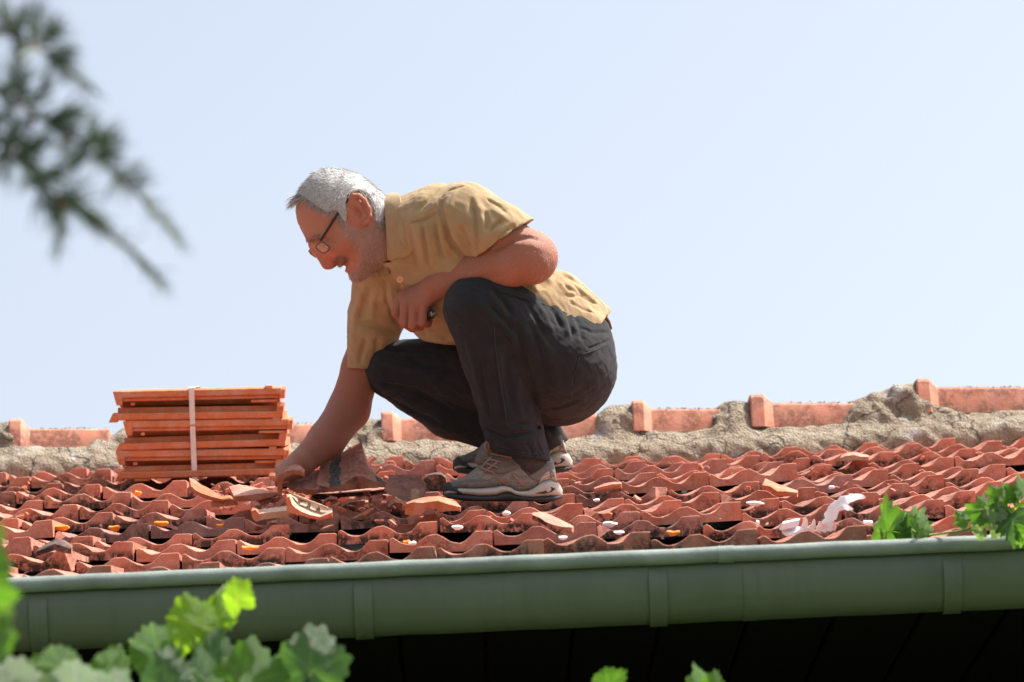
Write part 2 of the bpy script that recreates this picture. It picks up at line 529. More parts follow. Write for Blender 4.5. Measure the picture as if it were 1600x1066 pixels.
# deck under the tiles, and the far slope
def quad(name, a, b, c, d, m, parent=house, th=0.02):
    n = (Vector(b)-Vector(a)).cross(Vector(d)-Vector(a)).normalized()*th
    v = [Vector(p) for p in (a, b, c, d)]
    v += [p - n for p in v[:4]]
    return mk(name, v, [(0,1,2,3),(7,6,5,4),(0,4,5,1),(1,5,6,2),(2,6,7,3),(3,7,4,0)], m, parent)
def flat(x, s, h): return Vector((x, YE + s*CA - h*SA, ZE + s*SA + h*CA))
SR = NROWS*ROWP
quad('roof_deck', flat(HX0, -0.0, -0.045), flat(HX1, -0.0, -0.045), flat(HX1, SR+.1, -0.045), flat(HX0, SR+.1, -0.045), M['felt'])
YB = 2*(YR) - YE
quad('rear_roof_slope', (HX0, YR+0.06, ZR-0.02), (HX1, YR+0.06, ZR-0.02), (HX1, YB, ZE), (HX0, YB, ZE), M['tile_shard'])
# walls under the roof; a deep dark veranda on the garden side
ZS = ZE - 0.11
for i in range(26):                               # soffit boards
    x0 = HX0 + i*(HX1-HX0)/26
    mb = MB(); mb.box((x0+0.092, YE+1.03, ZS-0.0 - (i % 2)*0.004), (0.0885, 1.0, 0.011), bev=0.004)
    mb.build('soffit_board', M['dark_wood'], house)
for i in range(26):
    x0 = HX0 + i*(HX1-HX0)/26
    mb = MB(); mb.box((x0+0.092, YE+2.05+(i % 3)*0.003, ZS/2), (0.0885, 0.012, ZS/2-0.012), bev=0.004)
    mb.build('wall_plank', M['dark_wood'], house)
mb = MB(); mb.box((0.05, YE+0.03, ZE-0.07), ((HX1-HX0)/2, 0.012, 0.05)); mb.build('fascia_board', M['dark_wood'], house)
mb = MB(); mb.box(((HX0+HX1)/2, YB-0.3, ZE/2), ((HX1-HX0)/2-0.12, 0.1, ZE/2)); mb.build('rear_wall', M['wall'], house)
for sx in (HX0+0.1, HX1-0.1):
    v = [(sx-.06, YE+.25, 0), (sx-.06, YB-.3, 0), (sx-.06, YB-.3, ZE-.1), (sx-.06, YR, ZR-.12), (sx-.06, YE+.25, ZE-.1)]
    v2 = [(x+.12, y, z) for x, y, z in v]
    f = [(4,3,2,1,0), (5,6,7,8,9)] + [(i, (i+1) % 5, 5+(i+1) % 5, 5+i) for i in range(5)]
    mk('side_wall', v+v2, f, M['wall'], house)

# ------------------------------------------------------------------ gutter
GD = 9.20
gl = at(0, 903, GD); gr_ = at(1600, 829.5, GD)
sl_ = (gr_.z - gl.z)/(gr_.x - gl.x); sy_ = (gr_.y - gl.y)/(gr_.x - gl.x)
GR = 0.0165
def gpt(x, dy, dz):
    return Vector((x, gl.y + dy, gl.z - GR + sl_*(x-gl.x) + dz))
def gprof(off=0.0):
    P = []
    P += [(0.010, -0.012), (0.0045, -0.022)]
    P += [(0.004-off, -0.05), (0.008-off, -0.078), (0.020-off*.8, -0.102-off*.5), (0.040, -0.121-off), (0.068, -0.128-off),
          (0.096, -0.121-off), (0.116+off, -0.10), (0.126+off, -0.07), (0.128+off, 0.01)]
    return P
def bead(r=GR, n=14):
    return [(r*math.cos(a), r*math.sin(a)) for a in [math.pi*1.62 - 2*math.pi*0.93*i/n for i in range(n+1)]]
def extrude(prof, xs, closed=False, wob=0.0):
    V, Fc = [], []
    n = len(prof)
    for j, x in enumerate(xs):
        wy = wob*math.sin(j*1.7+0.5); wz = wob*math.sin(j*2.3)
        V += [gpt(x, a+wy, b+wz) for a, b in prof]
    for j in range(len(xs)-1):
        for i in range(n if closed else n-1):
            i2 = (i+1) % n
            Fc.append((j*n+i, j*n+i2, (j+1)*n+i2, (j+1)*n+i))
    return V, Fc
xs = [HX0 + i*(HX1-HX0)/60 for i in range(61)]
V, Fc = extrude(gprof(), xs, wob=0.0007)
pi_ = [(a+0.002, b+0.002) for a, b in gprof()]
V2, F2 = extrude(pi_, xs, wob=0.0007)
Fall = Fc + [tuple(reversed([i+len(V) for i in f])) for f in F2]
gut = mk('gutter', V+V2, Fall, M['gutter'], house, True)
V, Fc = extrude(bead(), xs, wob=0.0007)
mk('gutter_lip', V, Fc, M['lip'], gut, True)
for px in (58, 566, 1028, 1490):
    x = at(px, 900, GD).x
    V, Fc = extrude(gprof(0.005), [x-0.0185, x-0.018, x+0.018, x+0.0185])
    mk('gutter_bracket', V, Fc, M['gutter'], gut, True)
x = at(1131, 855, GD).x
V, Fc = extrude(bead(GR+0.0015), [x-0.012, x-0.011, x+0.02, x+0.021]); mk('lip_sleeve', V, Fc, M['lip'], gut, True)
x = at(1183, 900, GD).x
V, Fc = extrude(gprof(0.0014)[1:], [x-0.028, x-0.001, x]); mk('gutter_joint', V, Fc, M['gutter'], gut, True)

# ------------------------------------------------------------------ surface nets: turn a sampled distance field into a mesh
class Field:
    def __init__(s, lo, hi, vox):
        s.lo = np.array(lo, float); s.vox = vox
        s.n = np.ceil((np.array(hi, float)-s.lo)/vox).astype(int)+1
        s.F = np.full(s.n, 1e3, np.float32)
        s.ax = [(s.lo[i] + vox*np.arange(s.n[i])).astype(np.float32) for i in range(3)]
    def region(s, lo, hi):
        a = np.clip(np.floor((np.array(lo)-s.lo)/s.vox).astype(int), 0, s.n)
        b = np.clip(np.ceil((np.array(hi)-s.lo)/s.vox).astype(int)+1, 0, s.n)
        sl = tuple(slice(a[i], b[i]) for i in range(3))
        X = s.ax[0][sl[0]][:, None, None]; Y = s.ax[1][sl[1]][None, :, None]; Z = s.ax[2][sl[2]][None, None, :]
        return sl, X, Y, Z
    def smin(s, sl, f, k):
        F = s.F[sl]
        if k <= 0: s.F[sl] = np.minimum(F, f); return
        h = np.clip(0.5 + 0.5*(F-f)/k, 0, 1)
        s.F[sl] = F*(1-h) + f*h - k*h*(1-h)
    def smax(s, sl, f, k):
        F = s.F[sl]
        if k <= 0: s.F[sl] = np.maximum(F, f); return
        h = np.clip(0.5 - 0.5*(F-f)/k, 0, 1)
        s.F[sl] = F*(1-h) + f*h + k*h*(1-h)
    @staticmethod
    def seg(X, Y, Z, a, b, zs=1.0):
        ax, ay, az = a; bx, by, bz = b
        dx, dy, dz = bx-ax, by-ay, (bz-az)*zs
        L = dx*dx+dy*dy+dz*dz + 1e-9
        px, py, pz = X-ax, Y-ay, (Z-az)*zs
        t = np.clip((px*dx+py*dy+pz*dz)/L, 0, 1)
        return np.sqrt((px-t*dx)**2 + (py-t*dy)**2 + (pz-t*dz)**2), t
    def cone(s, a, b, ra, rb, k=10, zs=1.0):
        m = max(ra, rb)/min(1, zs) + k + 3*s.vox
        sl, X, Y, Z = s.region(np.minimum(a, b)-m, np.maximum(a, b)+m)
        d, t = s.seg(X, Y, Z, a, b, zs)
        s.smin(sl, d-(ra+t*(rb-ra)), k)
    def ell(s, c, r, k=10, M3=None):
        m = max(r)+k+3*s.vox
        sl, X, Y, Z = s.region(np.array(c)-m, np.array(c)+m)
        px, py, pz = X-c[0], Y-c[1], Z-c[2]
        if M3 is not None:
            qx = M3[0][0]*px+M3[0][1]*py+M3[0][2]*pz
            qy = M3[1][0]*px+M3[1][1]*py+M3[1][2]*pz
            qz = M3[2][0]*px+M3[2][1]*py+M3[2][2]*pz
        else: qx, qy, qz = px, py, pz
        q = np.sqrt((qx/r[0])**2+(qy/r[1])**2+(qz/r[2])**2)
        g = np.sqrt((qx/r[0]**2)**2+(qy/r[1]**2)**2+(qz/r[2]**2)**2)+1e-6
        s.smin(sl, (q*(q-1)/g).astype(np.float32), k)
    def fold(s, pts, r, amt):
        """groove (amt > 0) or ridge (amt < 0) along a polyline, fading at its ends"""
        pts = [np.array(p, float) for p in pts]
        tot = len(pts)-1
        lo = np.min(pts, 0)-3*r; hi = np.max(pts, 0)+3*r
        sl, X, Y, Z = s.region(lo, hi)
        best = None; bt = None
        for i in range(tot):
            d, t = s.seg(X, Y, Z, pts[i], pts[i+1])
            tt = (t+i)/tot
            if best is None: best, bt = d, tt
            else:
                c = d < best
                best = np.where(c, d, best); bt = np.where(c, tt, bt)
        s.F[sl] += (amt*np.exp(-(best/r)**2)*np.clip(np.sin(np.pi*np.clip(bt*0.94+0.03, 0, 1))*1.6, 0, 1)).astype(np.float32)
    def near_z(s, x, y):
        """depth of the surface that faces the picture at pixel (x, y)"""
        z = 0.0
        for _ in range(3):
            p = C(x, y, z)
            i = int(round((p[0]-s.lo[0])/s.vox)); j = int(round((p[1]-s.lo[1])/s.vox))
            if not (0 <= i < s.n[0] and 0 <= j < s.n[1]): return None
            col = s.F[i, j] < 0
            if not col.any(): return None
            z = float(s.ax[2][int(col.argmax())])
        return z
    def fold2(s, pts, r, amt):
        """a crease drawn in the side view and laid on the near surface"""
        q = []
        for a, b in zip(pts[:-1], pts[1:]):
            n = max(1, int(math.hypot(b[0]-a[0], b[1]-a[1])/9))
            q += [(a[0]+(b[0]-a[0])*t/n, a[1]+(b[1]-a[1])*t/n) for t in range(n)]
        q.append(pts[-1])
        P = []
        for x, y in q:
            z = s.near_z(x, y)
            if z is not None: P.append(C(x, y, z+1.0))
        if len(P) > 1: s.fold(P, r, amt)
    def cut(s, p, n, lo, hi, k=2):
        n = np.array(n, float); n /= np.linalg.norm(n)
        sl, X, Y, Z = s.region(lo, hi)
        s.smax(sl, ((X-p[0])*n[0]+(Y-p[1])*n[1]+(Z-p[2])*n[2]).astype(np.float32), k)
    def mesh(s):
        F = s.F; S = F < 0
        nx, ny, nz = F.shape
        cnt = np.zeros((nx-1, ny-1, nz-1), np.uint8)
        cor = [(i, j, k) for i in (0, 1) for j in (0, 1) for k in (0, 1)]
        for i, j, k in cor: cnt += S[i:nx-1+i, j:ny-1+j, k:nz-1+k]
        ci, cj, ck = np.nonzero((cnt > 0) & (cnt < 8))
        idx = np.full(cnt.shape, -1, np.int32); idx[ci, cj, ck] = np.arange(len(ci))
        val = {c: F[ci+c[0], cj+c[1], ck+c[2]] for c in cor}
        acc = np.zeros((len(ci), 3)); num = np.zeros(len(ci))
        for a in cor:
            for ax in range(3):
                if a[ax]: continue
                b = list(a); b[ax] = 1; b = tuple(b)
                va, vb = val[a], val[b]
                m = (va < 0) != (vb < 0)
                t = np.where(m, va/(va-vb+1e-12), 0)
                p = np.tile(np.array(a, float), (len(ci), 1)); p[:, ax] += t
                acc[m] += p[m]; num[m] += 1
        P = acc/num[:, None] + np.stack([ci, cj, ck], 1)
        P = s.lo + P*s.vox
        faces = []
        for ax in range(3):
            o = [1, 1, 1]; sl0 = [slice(1, None) if a != ax else slice(None, -1) for a in range(3)]
            A = S[tuple(slice(1, m-1) if a != ax else slice(0, m-1) for a, m in enumerate(F.shape))]
            B = S[tuple(slice(1, m-1) if a != ax else slice(1, m) for a, m in enumerate(F.shape))]
            e = np.argwhere(A != B)
            if not len(e): continue
            u, v = [(1, 2), (2, 0), (0, 1)][ax]
            off = e.copy()
            for a in range(3):
                if a != ax: off[:, a] += 1
            def cell(du, dv):
                q = off.copy(); q[:, u] += du; q[:, v] += dv
                return idx[q[:, 0], q[:, 1], q[:, 2]]
            q = np.stack([cell(-1, -1), cell(0, -1), cell(0, 0), cell(-1, 0)], 1)
            flip = ~A[tuple(e.T)]
            q[flip] = q[flip][:, ::-1]
            faces.append(q)
        return P, np.concatenate(faces)

# ------------------------------------------------------------------ ridge: mortar bed and cap tiles
# (x of collar start, collar end, body end, collar top y, body top y, body foot y) in the photograph
DR = at(800, 680, 1.0)
def ridge_depth(px):
    # depth of the ridge line at that column
    d = FWD + RGT*((px-800)/FPX) - UPV*((660-533)/FPX)
    return (YR - CAM.y - 0.05)/d.y
CAPS = [(18, 50, 172, 657, 672, 697), (300, 332, 492, 650, 664, 690), (597, 628, 800, 645, 655, 686), (758, 790, 942, 636, 648, 681),
        (988, 1018, 1128, 627, 639, 670), (1172, 1208, 1334, 617, 629, 663), (1432, 1466, 1650, 591, 603, 639), (1640, 1672, 1800, 586, 596, 630)]
def cap_section(r_w, r_h, n=10):
    out = []
    for i in range(n+1):
        a = math.pi*i/n
        c, s_ = math.cos(a), math.sin(a)
        out.append((-r_w*math.copysign(abs(c)**0.75, c), r_h*abs(s_)**0.62))
    half = [(1.0, 0.0), (0.96, 0.30), (0.90, 0.62), (0.83, 0.86), (0.72, 0.965), (0.4, 1.0)]
    return [(-a*r_w, b*r_h) for a, b in half] + [(0, r_h*1.01)] + [(a*r_w, b*r_h) for a, b in reversed(half)]
for (x0, x1, x2, yc, yb, yf) in CAPS:
    D0 = ridge_depth((x0+x2)/2)
    pxm = FPX/D0
    zf = at((x1+x2)/2, yf, D0).z
    V, Fc = [], []
    X0, X1, X2 = at(x0, yf, D0).x, at(x1, yf, D0).x, at(x2, yf, D0).x
    hc, hb = (yf-yc)/pxm, (yf-yb)/pxm
    st = [(X0, hc*0.96, 0.118), (X0+0.004, hc, 0.121), (X1-(X1-X0)*0.42, hc, 0.121), (X1, hb, 0.10), (X2, hb*0.97, 0.094)]
    secs = []
    for (x, h, rw) in st:
        f = (x-X0)/(X2-X0)
        zb = zf - 0.03*(x-(X1+X2)/2) - 0.02
        secs.append([(x, YR + a, zb + b) for a, b in cap_section(rw, h+0.02)])
    n = len(secs[0])
    for sct in secs: V += sct
    nb = len(V)
    for sct in secs:
        V += [(x, YR + (y-YR)*0.86, z - 0.014*(1 if i not in (0, n-1) else 0)) for i, (x, y, z) in enumerate(sct)]
    for j in range(len(secs)-1):
        for i in range(n-1):
            Fc.append((j*n+i, (j+1)*n+i, (j+1)*n+i+1, j*n+i+1))
            Fc.append((nb+j*n+i, nb+j*n+i+1, nb+(j+1)*n+i+1, nb+(j+1)*n+i))
    for j in (0, len(secs)-1):
        for i in range(n-1):
            q = (j*n+i, j*n+i+1, nb+j*n+i+1, nb+j*n+i)
            Fc.append(q if j == 0 else tuple(reversed(q)))
    for j in range(len(secs)-1):
        for i in (0, n-1):
            q = (j*n+i, nb+j*n+i, nb+(j+1)*n+i, (j+1)*n+i)
            Fc.append(q)
    o = mk('ridge_tile', V, Fc, M['ridge'], house, True)
    sp = MB(); rs = random.Random(x0)              # black lichen specks along the upper edge of the cap
    for _ in range(70):
        f = rs.uniform(0.12, 1)*1.0; f = 0.1+0.9*(f if rs.random() < .8 else f*f)
        x = X1+(X2-X1)*f
        hh = (hb + (hb*0.97-hb)*f)+0.02
        zb = zf - 0.03*(x-(X1+X2)/2) - 0.02
        q = 0.0022*rs.uniform(.5, 1.3)
        cpt = Vector((x, YR-0.094*0.78+rs.uniform(-.004, .014), zb+hh*0.965+rs.uniform(-.003, .002)))
        sp.add([cpt+Vector((q, 0, 0)), cpt+Vector((0, q, 0)), cpt-Vector((q, 0, 0)), cpt-Vector((0, q, 0)), cpt+Vector((0, 0, q*1.2))], [(0,1,4),(1,2,4),(2,3,4),(3,0,4),(3,2,1,0)])
    sp.build('lichen_specks', M['felt'], o)['kind'] = 'stuff'
    try: o.data.set_sharp_from_angle(angle=R(30))
    except Exception: pass

def snoise(x, y, z, sc):
    return (np.sin(x*sc*1.0+1.3*np.sin(y*sc*1.7+z*sc))*np.cos(y*sc*1.31+0.9*np.sin(z*sc*1.3)) +
            0.6*np.sin(z*sc*2.1+x*sc*1.9+2.0*np.cos(y*sc*2.3)) +
            0.4*np.cos(x*sc*3.7-y*sc*3.1+1.5*np.sin(z*sc*4.1)))/2
fd = Field((HX0+0.05, YR-0.28, ZR-0.20), (HX1-0.05, YR+0.16, ZR+0.24), 0.009)
mounds = [(-40, 668), (8, 658), (160, 684), (200, 672), (280, 664), (520, 668), (560, 652), (585, 654), (955, 634), (975, 629), (1140, 629),
          (1158, 626), (1345, 626), (1372, 612), (1400, 603), (1424, 599), (1450, 612), (1470, 624), (1640, 600)]
for (px, py) in mounds:
    D0 = ridge_depth(px)
    p = at(px, py, D0)
    rm = random.Random(int(px)+500)
    T = Field((p.x-.16, YR-.26, p.z-.26), (p.x+.16, YR+.12, p.z+.08), 0.009)
    T.ell((p.x, YR-0.035, p.z-0.085), (0.062, 0.10, 0.090), 0.02)
    for _ in range(6):
        rx_ = rm.uniform(.025, .045)
        T.ell((p.x+rm.uniform(-.06, .06), YR-0.06+rm.uniform(-.05, .03), p.z-0.09+rm.uniform(-.03, .03)), (rx_, .045, rm.uniform(.03, .05)), 0.012)
    for _ in range(11):
        a_m = rm.uniform(0, math.pi); e_m = rm.uniform(-.2, 1.1)
        nv = Vector((math.cos(a_m)*math.cos(e_m), -abs(math.sin(a_m))*math.cos(e_m), math.sin(e_m))).normalized()
        q0 = Vector((p.x, YR-0.045, p.z-0.075)) + nv*rm.uniform(.058, .082)
        T.cut(q0, nv, T.lo, T.lo+T.n*T.vox, 0.007)
    i0 = np.round((T.lo-fd.lo)/fd.vox).astype(int)
    a0 = np.maximum(i0, 0); b0 = np.minimum(i0+T.n, fd.n)
    if (b0 > a0).all():
        src = T.F[tuple(slice(a0[i]-i0[i], b0[i]-i0[i]) for i in range(3))]
        fd.smin(tuple(slice(a0[i], b0[i]) for i in range(3)), src, 0.014)
for i in range(60):                                    # continuous bed under the caps
    px = -60 + i*30
    D0 = ridge_depth(px)
    yfoot = np.interp(px, [0, 100, 470, 680, 910, 1060, 1250, 1540, 1700], [697, 697, 690, 687, 682, 671, 664, 640, 632])
    p = at(px, yfoot, D0)
    q = at(px+30, np.interp(px+30, [0, 100, 470, 680, 910, 1060, 1250, 1540, 1700], [697, 697, 690, 687, 682, 671, 664, 640, 632]), D0)
    fd.cone((p.x, YR-0.10, p.z-0.062), (q.x, YR-0.10, q.z-0.062), 0.040, 0.040, 0.02)
    fd.cone((p.x, YR-0.13, p.z-0.11), (q.x, YR-0.13, q.z-0.11), 0.060, 0.060, 0.02)
    fd.cone((p.x, YR, p.z-0.10), (q.x, YR, q.z-0.10), 0.08, 0.08, 0.02)
sl, X, Y, Z = fd.region(fd.lo, fd.lo+fd.n*fd.vox)
fd.F += (0.006*snoise(X, Y, Z, 15.0) + 0.0055*snoise(X+3, Y, Z, 37.0) + 0.0045*snoise(X, Y+1, Z, 95.0)).astype(np.float32)
P, Fc = fd.mesh()
mk('ridge_mortar', P, Fc, M['mortar'], house, True)

# ------------------------------------------------------------------ the man: modelled in his own frame
# units: 1/655 m; x to his front's left side of the picture reversed (rightwards), y down, z away; origin in his lap
DM = 10.68
UM = DM/FPX
PO = at(760, 560, DM)
def W(p):
    p = np.asarray(p, float)
    q = np.stack([p[..., 0]-760, p[..., 1]-560, p[..., 2]], -1)*UM
    A = np.array([list(RGT), list(-UPV), list(FWD)])
    return q @ A + np.array(PO)
def C(x, y, z):
    """body-frame point that appears at picture pixel (x, y), z units behind his middle plane"""
    f = 1 + z*UM/DM
    return (800+(x-800)*f, 533+(y-533)*f, z)

foot = W(C(800, 785, 60))
man = empty('person', Vector(foot), 'grey-haired man in khaki shirt, charcoal jeans and glasses squatting on the roof', 'person')

def field_obj(name, fld, m, parent, post=None):
    P, Fc = fld.mesh()
    Wd = W(P)
    o = mk(name, Wd, Fc, m, parent, True)
    return o, P, Fc

# ---- skin
SK = Field((425, 252, -95), (885, 780, 262), 1.6)
def sc(a, b, ra, rb, k=10, zs=1.0): SK.cone(C(*a), C(*b), ra, rb, k, zs)

# head: the side outline, rounded in depth
poly = np.array([(463, 318), (461.5, 330), (464, 346), (470, 359), (477, 372), (483, 381), (490, 389), (499, 398), (510, 407), (521, 410), (530, 413.5),
                 (537, 414), (540, 419), (543, 424), (548, 427.5), (551, 433), (556, 438), (563, 440), (572, 436), (582, 429), (594, 420), (608, 410),
                 (618, 370), (606, 322), (597, 308), (588, 297), (576, 287), (560, 276), (541, 269), (513, 266), (492, 273), (475, 290), (467, 304)], float)
ZH = 72.0
fz = 1 + ZH*UM/DM
polyc = np.stack([800+(poly[:, 0]-800)*fz, 533+(poly[:, 1]-533)*fz], 1)
def poly_sd(X, Y, P):
    d = None; ins = None
    n = len(P)
    for i in range(n):
        a, b = P[i], P[(i+1) % n]
        e = b-a
        wx, wy = X-a[0], Y-a[1]
        t = np.clip((wx*e[0]+wy*e[1])/(e@e), 0, 1)
        q = (wx-t*e[0])**2+(wy-t*e[1])**2
        d = q if d is None else np.minimum(d, q)
        c = ((a[1] > Y) != (b[1] > Y)) & (X < (b[0]-a[0])*(Y-a[1])/((b[1]-a[1]) if abs(b[1]-a[1]) > 1e-9 else 1e-9)+a[0])
        ins = c if ins is None else ins ^ c
    d = np.sqrt(d)
    return np.where(ins, -d, d)
sl, X, Y, Z = SK.region((430, 255, ZH-75), (640, 455, ZH+75))
X2, Y2 = X[:, :, 0], Y[:, :, 0]
X2, Y2 = np.broadcast_arrays(X2, Y2)
sd = poly_sd(X2, Y2, polyc)
tt = np.clip(((X2-535)*0.18+(Y2-325)*0.984)/118, -0.6, 1.1)
wd = np.interp(tt.ravel(), [-0.6, -0.3, 0.0, 0.25, 0.5, 0.75, 0.95, 1.1], [50, 53, 53, 51, 49, 44, 31, 24]).reshape(tt.shape)
fr_ = np.clip(((525-X2)*0.85+(Y2-330)*-0.2)/70, 0, 1)          # narrower towards the forehead
wd = wd*(1-0.16*fr_)
Rr = 56.0
a_ = np.maximum(0, sd+Rr)
f = np.sqrt(a_[:, :, None]**2 + ((Z-ZH)*(Rr/wd[:, :, None]))**2) - Rr
SK.smin(sl, f.astype(np.float32), 0)
hc = lambda x, y, z: C(x, y, z)
# brow, nose, lips, chin, cheek bones on both sides
sc((489, 384, ZH), (512, 411, ZH), 7.0, 9.8, 6)
sc((512, 411, ZH), (517, 412, ZH), 9.5, 8.0, 5)
for sgn in (-1, 1):
    sc((521, 408, ZH+sgn*10), (517, 411, ZH+sgn*9), 6.2, 5.5, 4)
    sc((487, 368, ZH+sgn*14), (507, 366, ZH+sgn*36), 7.5, 6.5, 10)
    sc((527, 388, ZH+sgn*34), (545, 372, ZH+sgn*44), 11, 10, 16)
    SK.fold([C(496, 380, ZH+sgn*20), C(508, 378, ZH+sgn*33)], 9, 5.5)
    sc((503, 380, ZH+sgn*26), (506, 381, ZH+sgn*27), 8.5, 8.5, 3)                 # eyeball under its lids
    SK.fold([C(497, 383, ZH+sgn*26), C(507, 384, ZH+sgn*34), C(517, 379, ZH+sgn*40)], 1.8, 1.4)
    SK.fold([C(494, 375, ZH+sgn*24), C(505, 373, ZH+sgn*36), C(519, 373, ZH+sgn*44)], 2.2, 1.6)
    SK.fold([C(524, 402, ZH+sgn*15), C(536, 398, ZH+sgn*26), C(551, 402, ZH+sgn*33), C(560, 413, ZH+sgn*32)], 3.2, 2.3)
    SK.fold([C(517, 376, ZH+sgn*44), C(529, 371, ZH+sgn*49)], 1.8, 1.2)
    SK.fold([C(517, 379, ZH+sgn*44), C(528, 379, ZH+sgn*48)], 1.8, 1.2)
sc((533, 412, ZH), (538, 408, ZH-14), 5.5, 4.5, 4)
sc((533, 412, ZH), (538, 408, ZH+14), 5.5, 4.5, 4)
sc((543, 421, ZH), (547, 413, ZH-13), 4.6, 3.8, 3)
sc((543, 421, ZH), (547, 413, ZH+13), 4.6, 3.8, 3)
SK.fold([C(535, 419, ZH+18), C(537, 418.5, ZH), C(542, 411, ZH-15), C(548, 403, ZH-26)], 3.0, 6.5)
sc((555, 431, ZH-7), (555, 431, ZH+7), 9, 9, 8)
for i in range(3):
    SK.fold([C(464+i*1.5, 334+i*9, ZH+20), C(463+i*1.5, 336+i*9, ZH), C(468+i*2.5, 335+i*8, ZH-26), C(484, 338+i*7, ZH-40)], 1.7, 0.7)
# neck and ear
sc((584, 352, ZH+3), (612, 374, ZH+4), 43, 40, 14)
sc((612, 374, ZH+4), (668, 385, ZH+6), 38, 34, 12)
for zz in (ZH-49, ZH+49):
    o_ = -1 if zz < ZH else 1
    sl, X, Y, Z = SK.region((525, 285, zz-25), (600, 370, zz+25))
    ax, ay = 0.42, 0.907
    c = C(561, 328, zz)
    px_, py_, pz_ = X-c[0], Y-c[1], Z-c[2]
    u = px_*ax+py_*ay; v = px_*ay-py_*ax
    pz2 = pz_ - o_*(v*0.30+3)
    q = np.sqrt((u/23.0)**2+(v/14.0)**2+(pz2/4.2)**2)
    SK.smin(sl, ((q-1)*4.6).astype(np.float32), 3)
    rim = [(549, 322), (546, 311), (552, 305.5), (561, 306), (570, 313), (576, 325), (578, 338), (575, 347)]
    for i in range(len(rim)-1):
        za = zz+o_*(1.5+(rim[i][0]-549)*0.26); zb_ = zz+o_*(1.5+(rim[i+1][0]-549)*0.26)
        sc((*rim[i], za), (*rim[i+1], zb_), 3.4, 3.4, 2)
    sc((572, 347, zz+o_*6), (569, 350, zz+o_*5), 5.2, 4.4, 3)
    SK.fold([C(553, 313, zz+o_*5), C(562, 313, zz+o_*6), C(570, 326, zz+o_*8), C(571, 338, zz+o_*8)], 2.2, 2.6)
    SK.fold([C(553, 325, zz+o_*3), C(561, 332, zz+o_*4), C(563, 340, zz+o_*5)], 4.5, 5.0)
# trunk inside the shirt
sc((672, 385, 80), (735, 432, 80), 34, 48, 20, 0.75)
sc((735, 432, 80), (850, 505, 80), 48, 46, 20, 0.75)
# near (left) arm, bent, its elbow over the thigh
sc((735, 342, -8), (788, 374, -34), 28, 35, 10)
sc((788, 374, -34), (829, 402, -46), 36, 40, 10)
sc((829, 403, -46), (790, 412, -40), 41.5, 37.5, 8)
sc((790, 412, -40), (745, 424, -22), 37.5, 30, 8)
sc((745, 424, -22), (703, 438, 4), 30, 25, 8)
sc((703, 438, 4), (682, 448, 16), 25, 22.5, 8)
SK.fold2([(768, 396), (785, 384), (805, 375), (826, 372), (842, 376)], 4.5, 5.0)
SK.fold2([(800, 384), (830, 384), (852, 392)], 7, -2.0)
SK.fold2([(842, 400), (852, 412), (856, 428)], 5, -1.8)
SK.fold2([(720, 420), (755, 408), (790, 400)], 8, 1.6)
SK.fold2([(700, 446), (740, 436), (790, 430)], 6, 1.4)
SK.fold2([(690, 436), (712, 424), (736, 420), (756, 412)], 1.8, -0.8)
SK.fold2([(700, 440), (726, 436), (748, 428)], 1.6, -0.7)
# its hand: a loose fist
sc((682, 448, 16), (660, 460, 24), 20, 15, 8, 1.2)
kn = [(627, 464, 46), (634, 470, 31), (647, 475, 20), (661, 477, 12)]
pip = [(619, 489, 44), (632, 504, 27), (645, 507.5, 14), (659.5, 504, 7)]
dip = [(632, 501, 50), (644, 512, 39), (656, 511, 28), (668, 506, 20)]
tip = [(648, 492, 50), (655, 499, 44), (664, 497, 36), (672, 493, 29)]
fr4 = [8.2, 8.8, 8.4, 8.0]
for i in range(4):
    sc((680, 448, 18+(1.5-i)*3), kn[i], 15, 9.8, 7)
for i in range(4):
    sc(kn[i], pip[i], fr4[i]+0.8, fr4[i]-0.4, 1.2)
    sc(pip[i], dip[i], fr4[i]-0.4, fr4[i]-1.2, 1.0)
    sc(dip[i], tip[i], fr4[i]-1.2, fr4[i]-2.0, 1.0)
    SK.fold([C(kn[i][0]+2, kn[i][1]+1, kn[i][2]-10), C(pip[i][0], pip[i][1]-6, pip[i][2]-9)], 2.5, -0.3)
sc((672, 452, 32), (648, 468, 60), 13, 9.5, 6)
sc((648, 468, 60), (640, 488, 64), 9, 8, 2)
for i in range(3):
    a, b = kn[i], kn[i+1]
    SK.fold([C((a[0]+b[0])/2+4, (a[1]+b[1])/2-4, (a[2]+b[2])/2-11), C((a[0]+b[0])/2, (a[1]+b[1])/2+12, (a[2]+b[2])/2-8), C((pip[i][0]+pip[i+1][0])/2, (pip[i][1]+pip[i+1][1])/2, (pip[i][2]+pip[i+1][2])/2-7)], 2.4, 2.6)
SK.fold([C(690, 442, -4), C(665, 452, 6), C(640, 462, 20)], 2.5, -1.0)
SK.fold([C(692, 452, -4), C(668, 462, 2), C(650, 470, 10)], 2.5, -0.9)
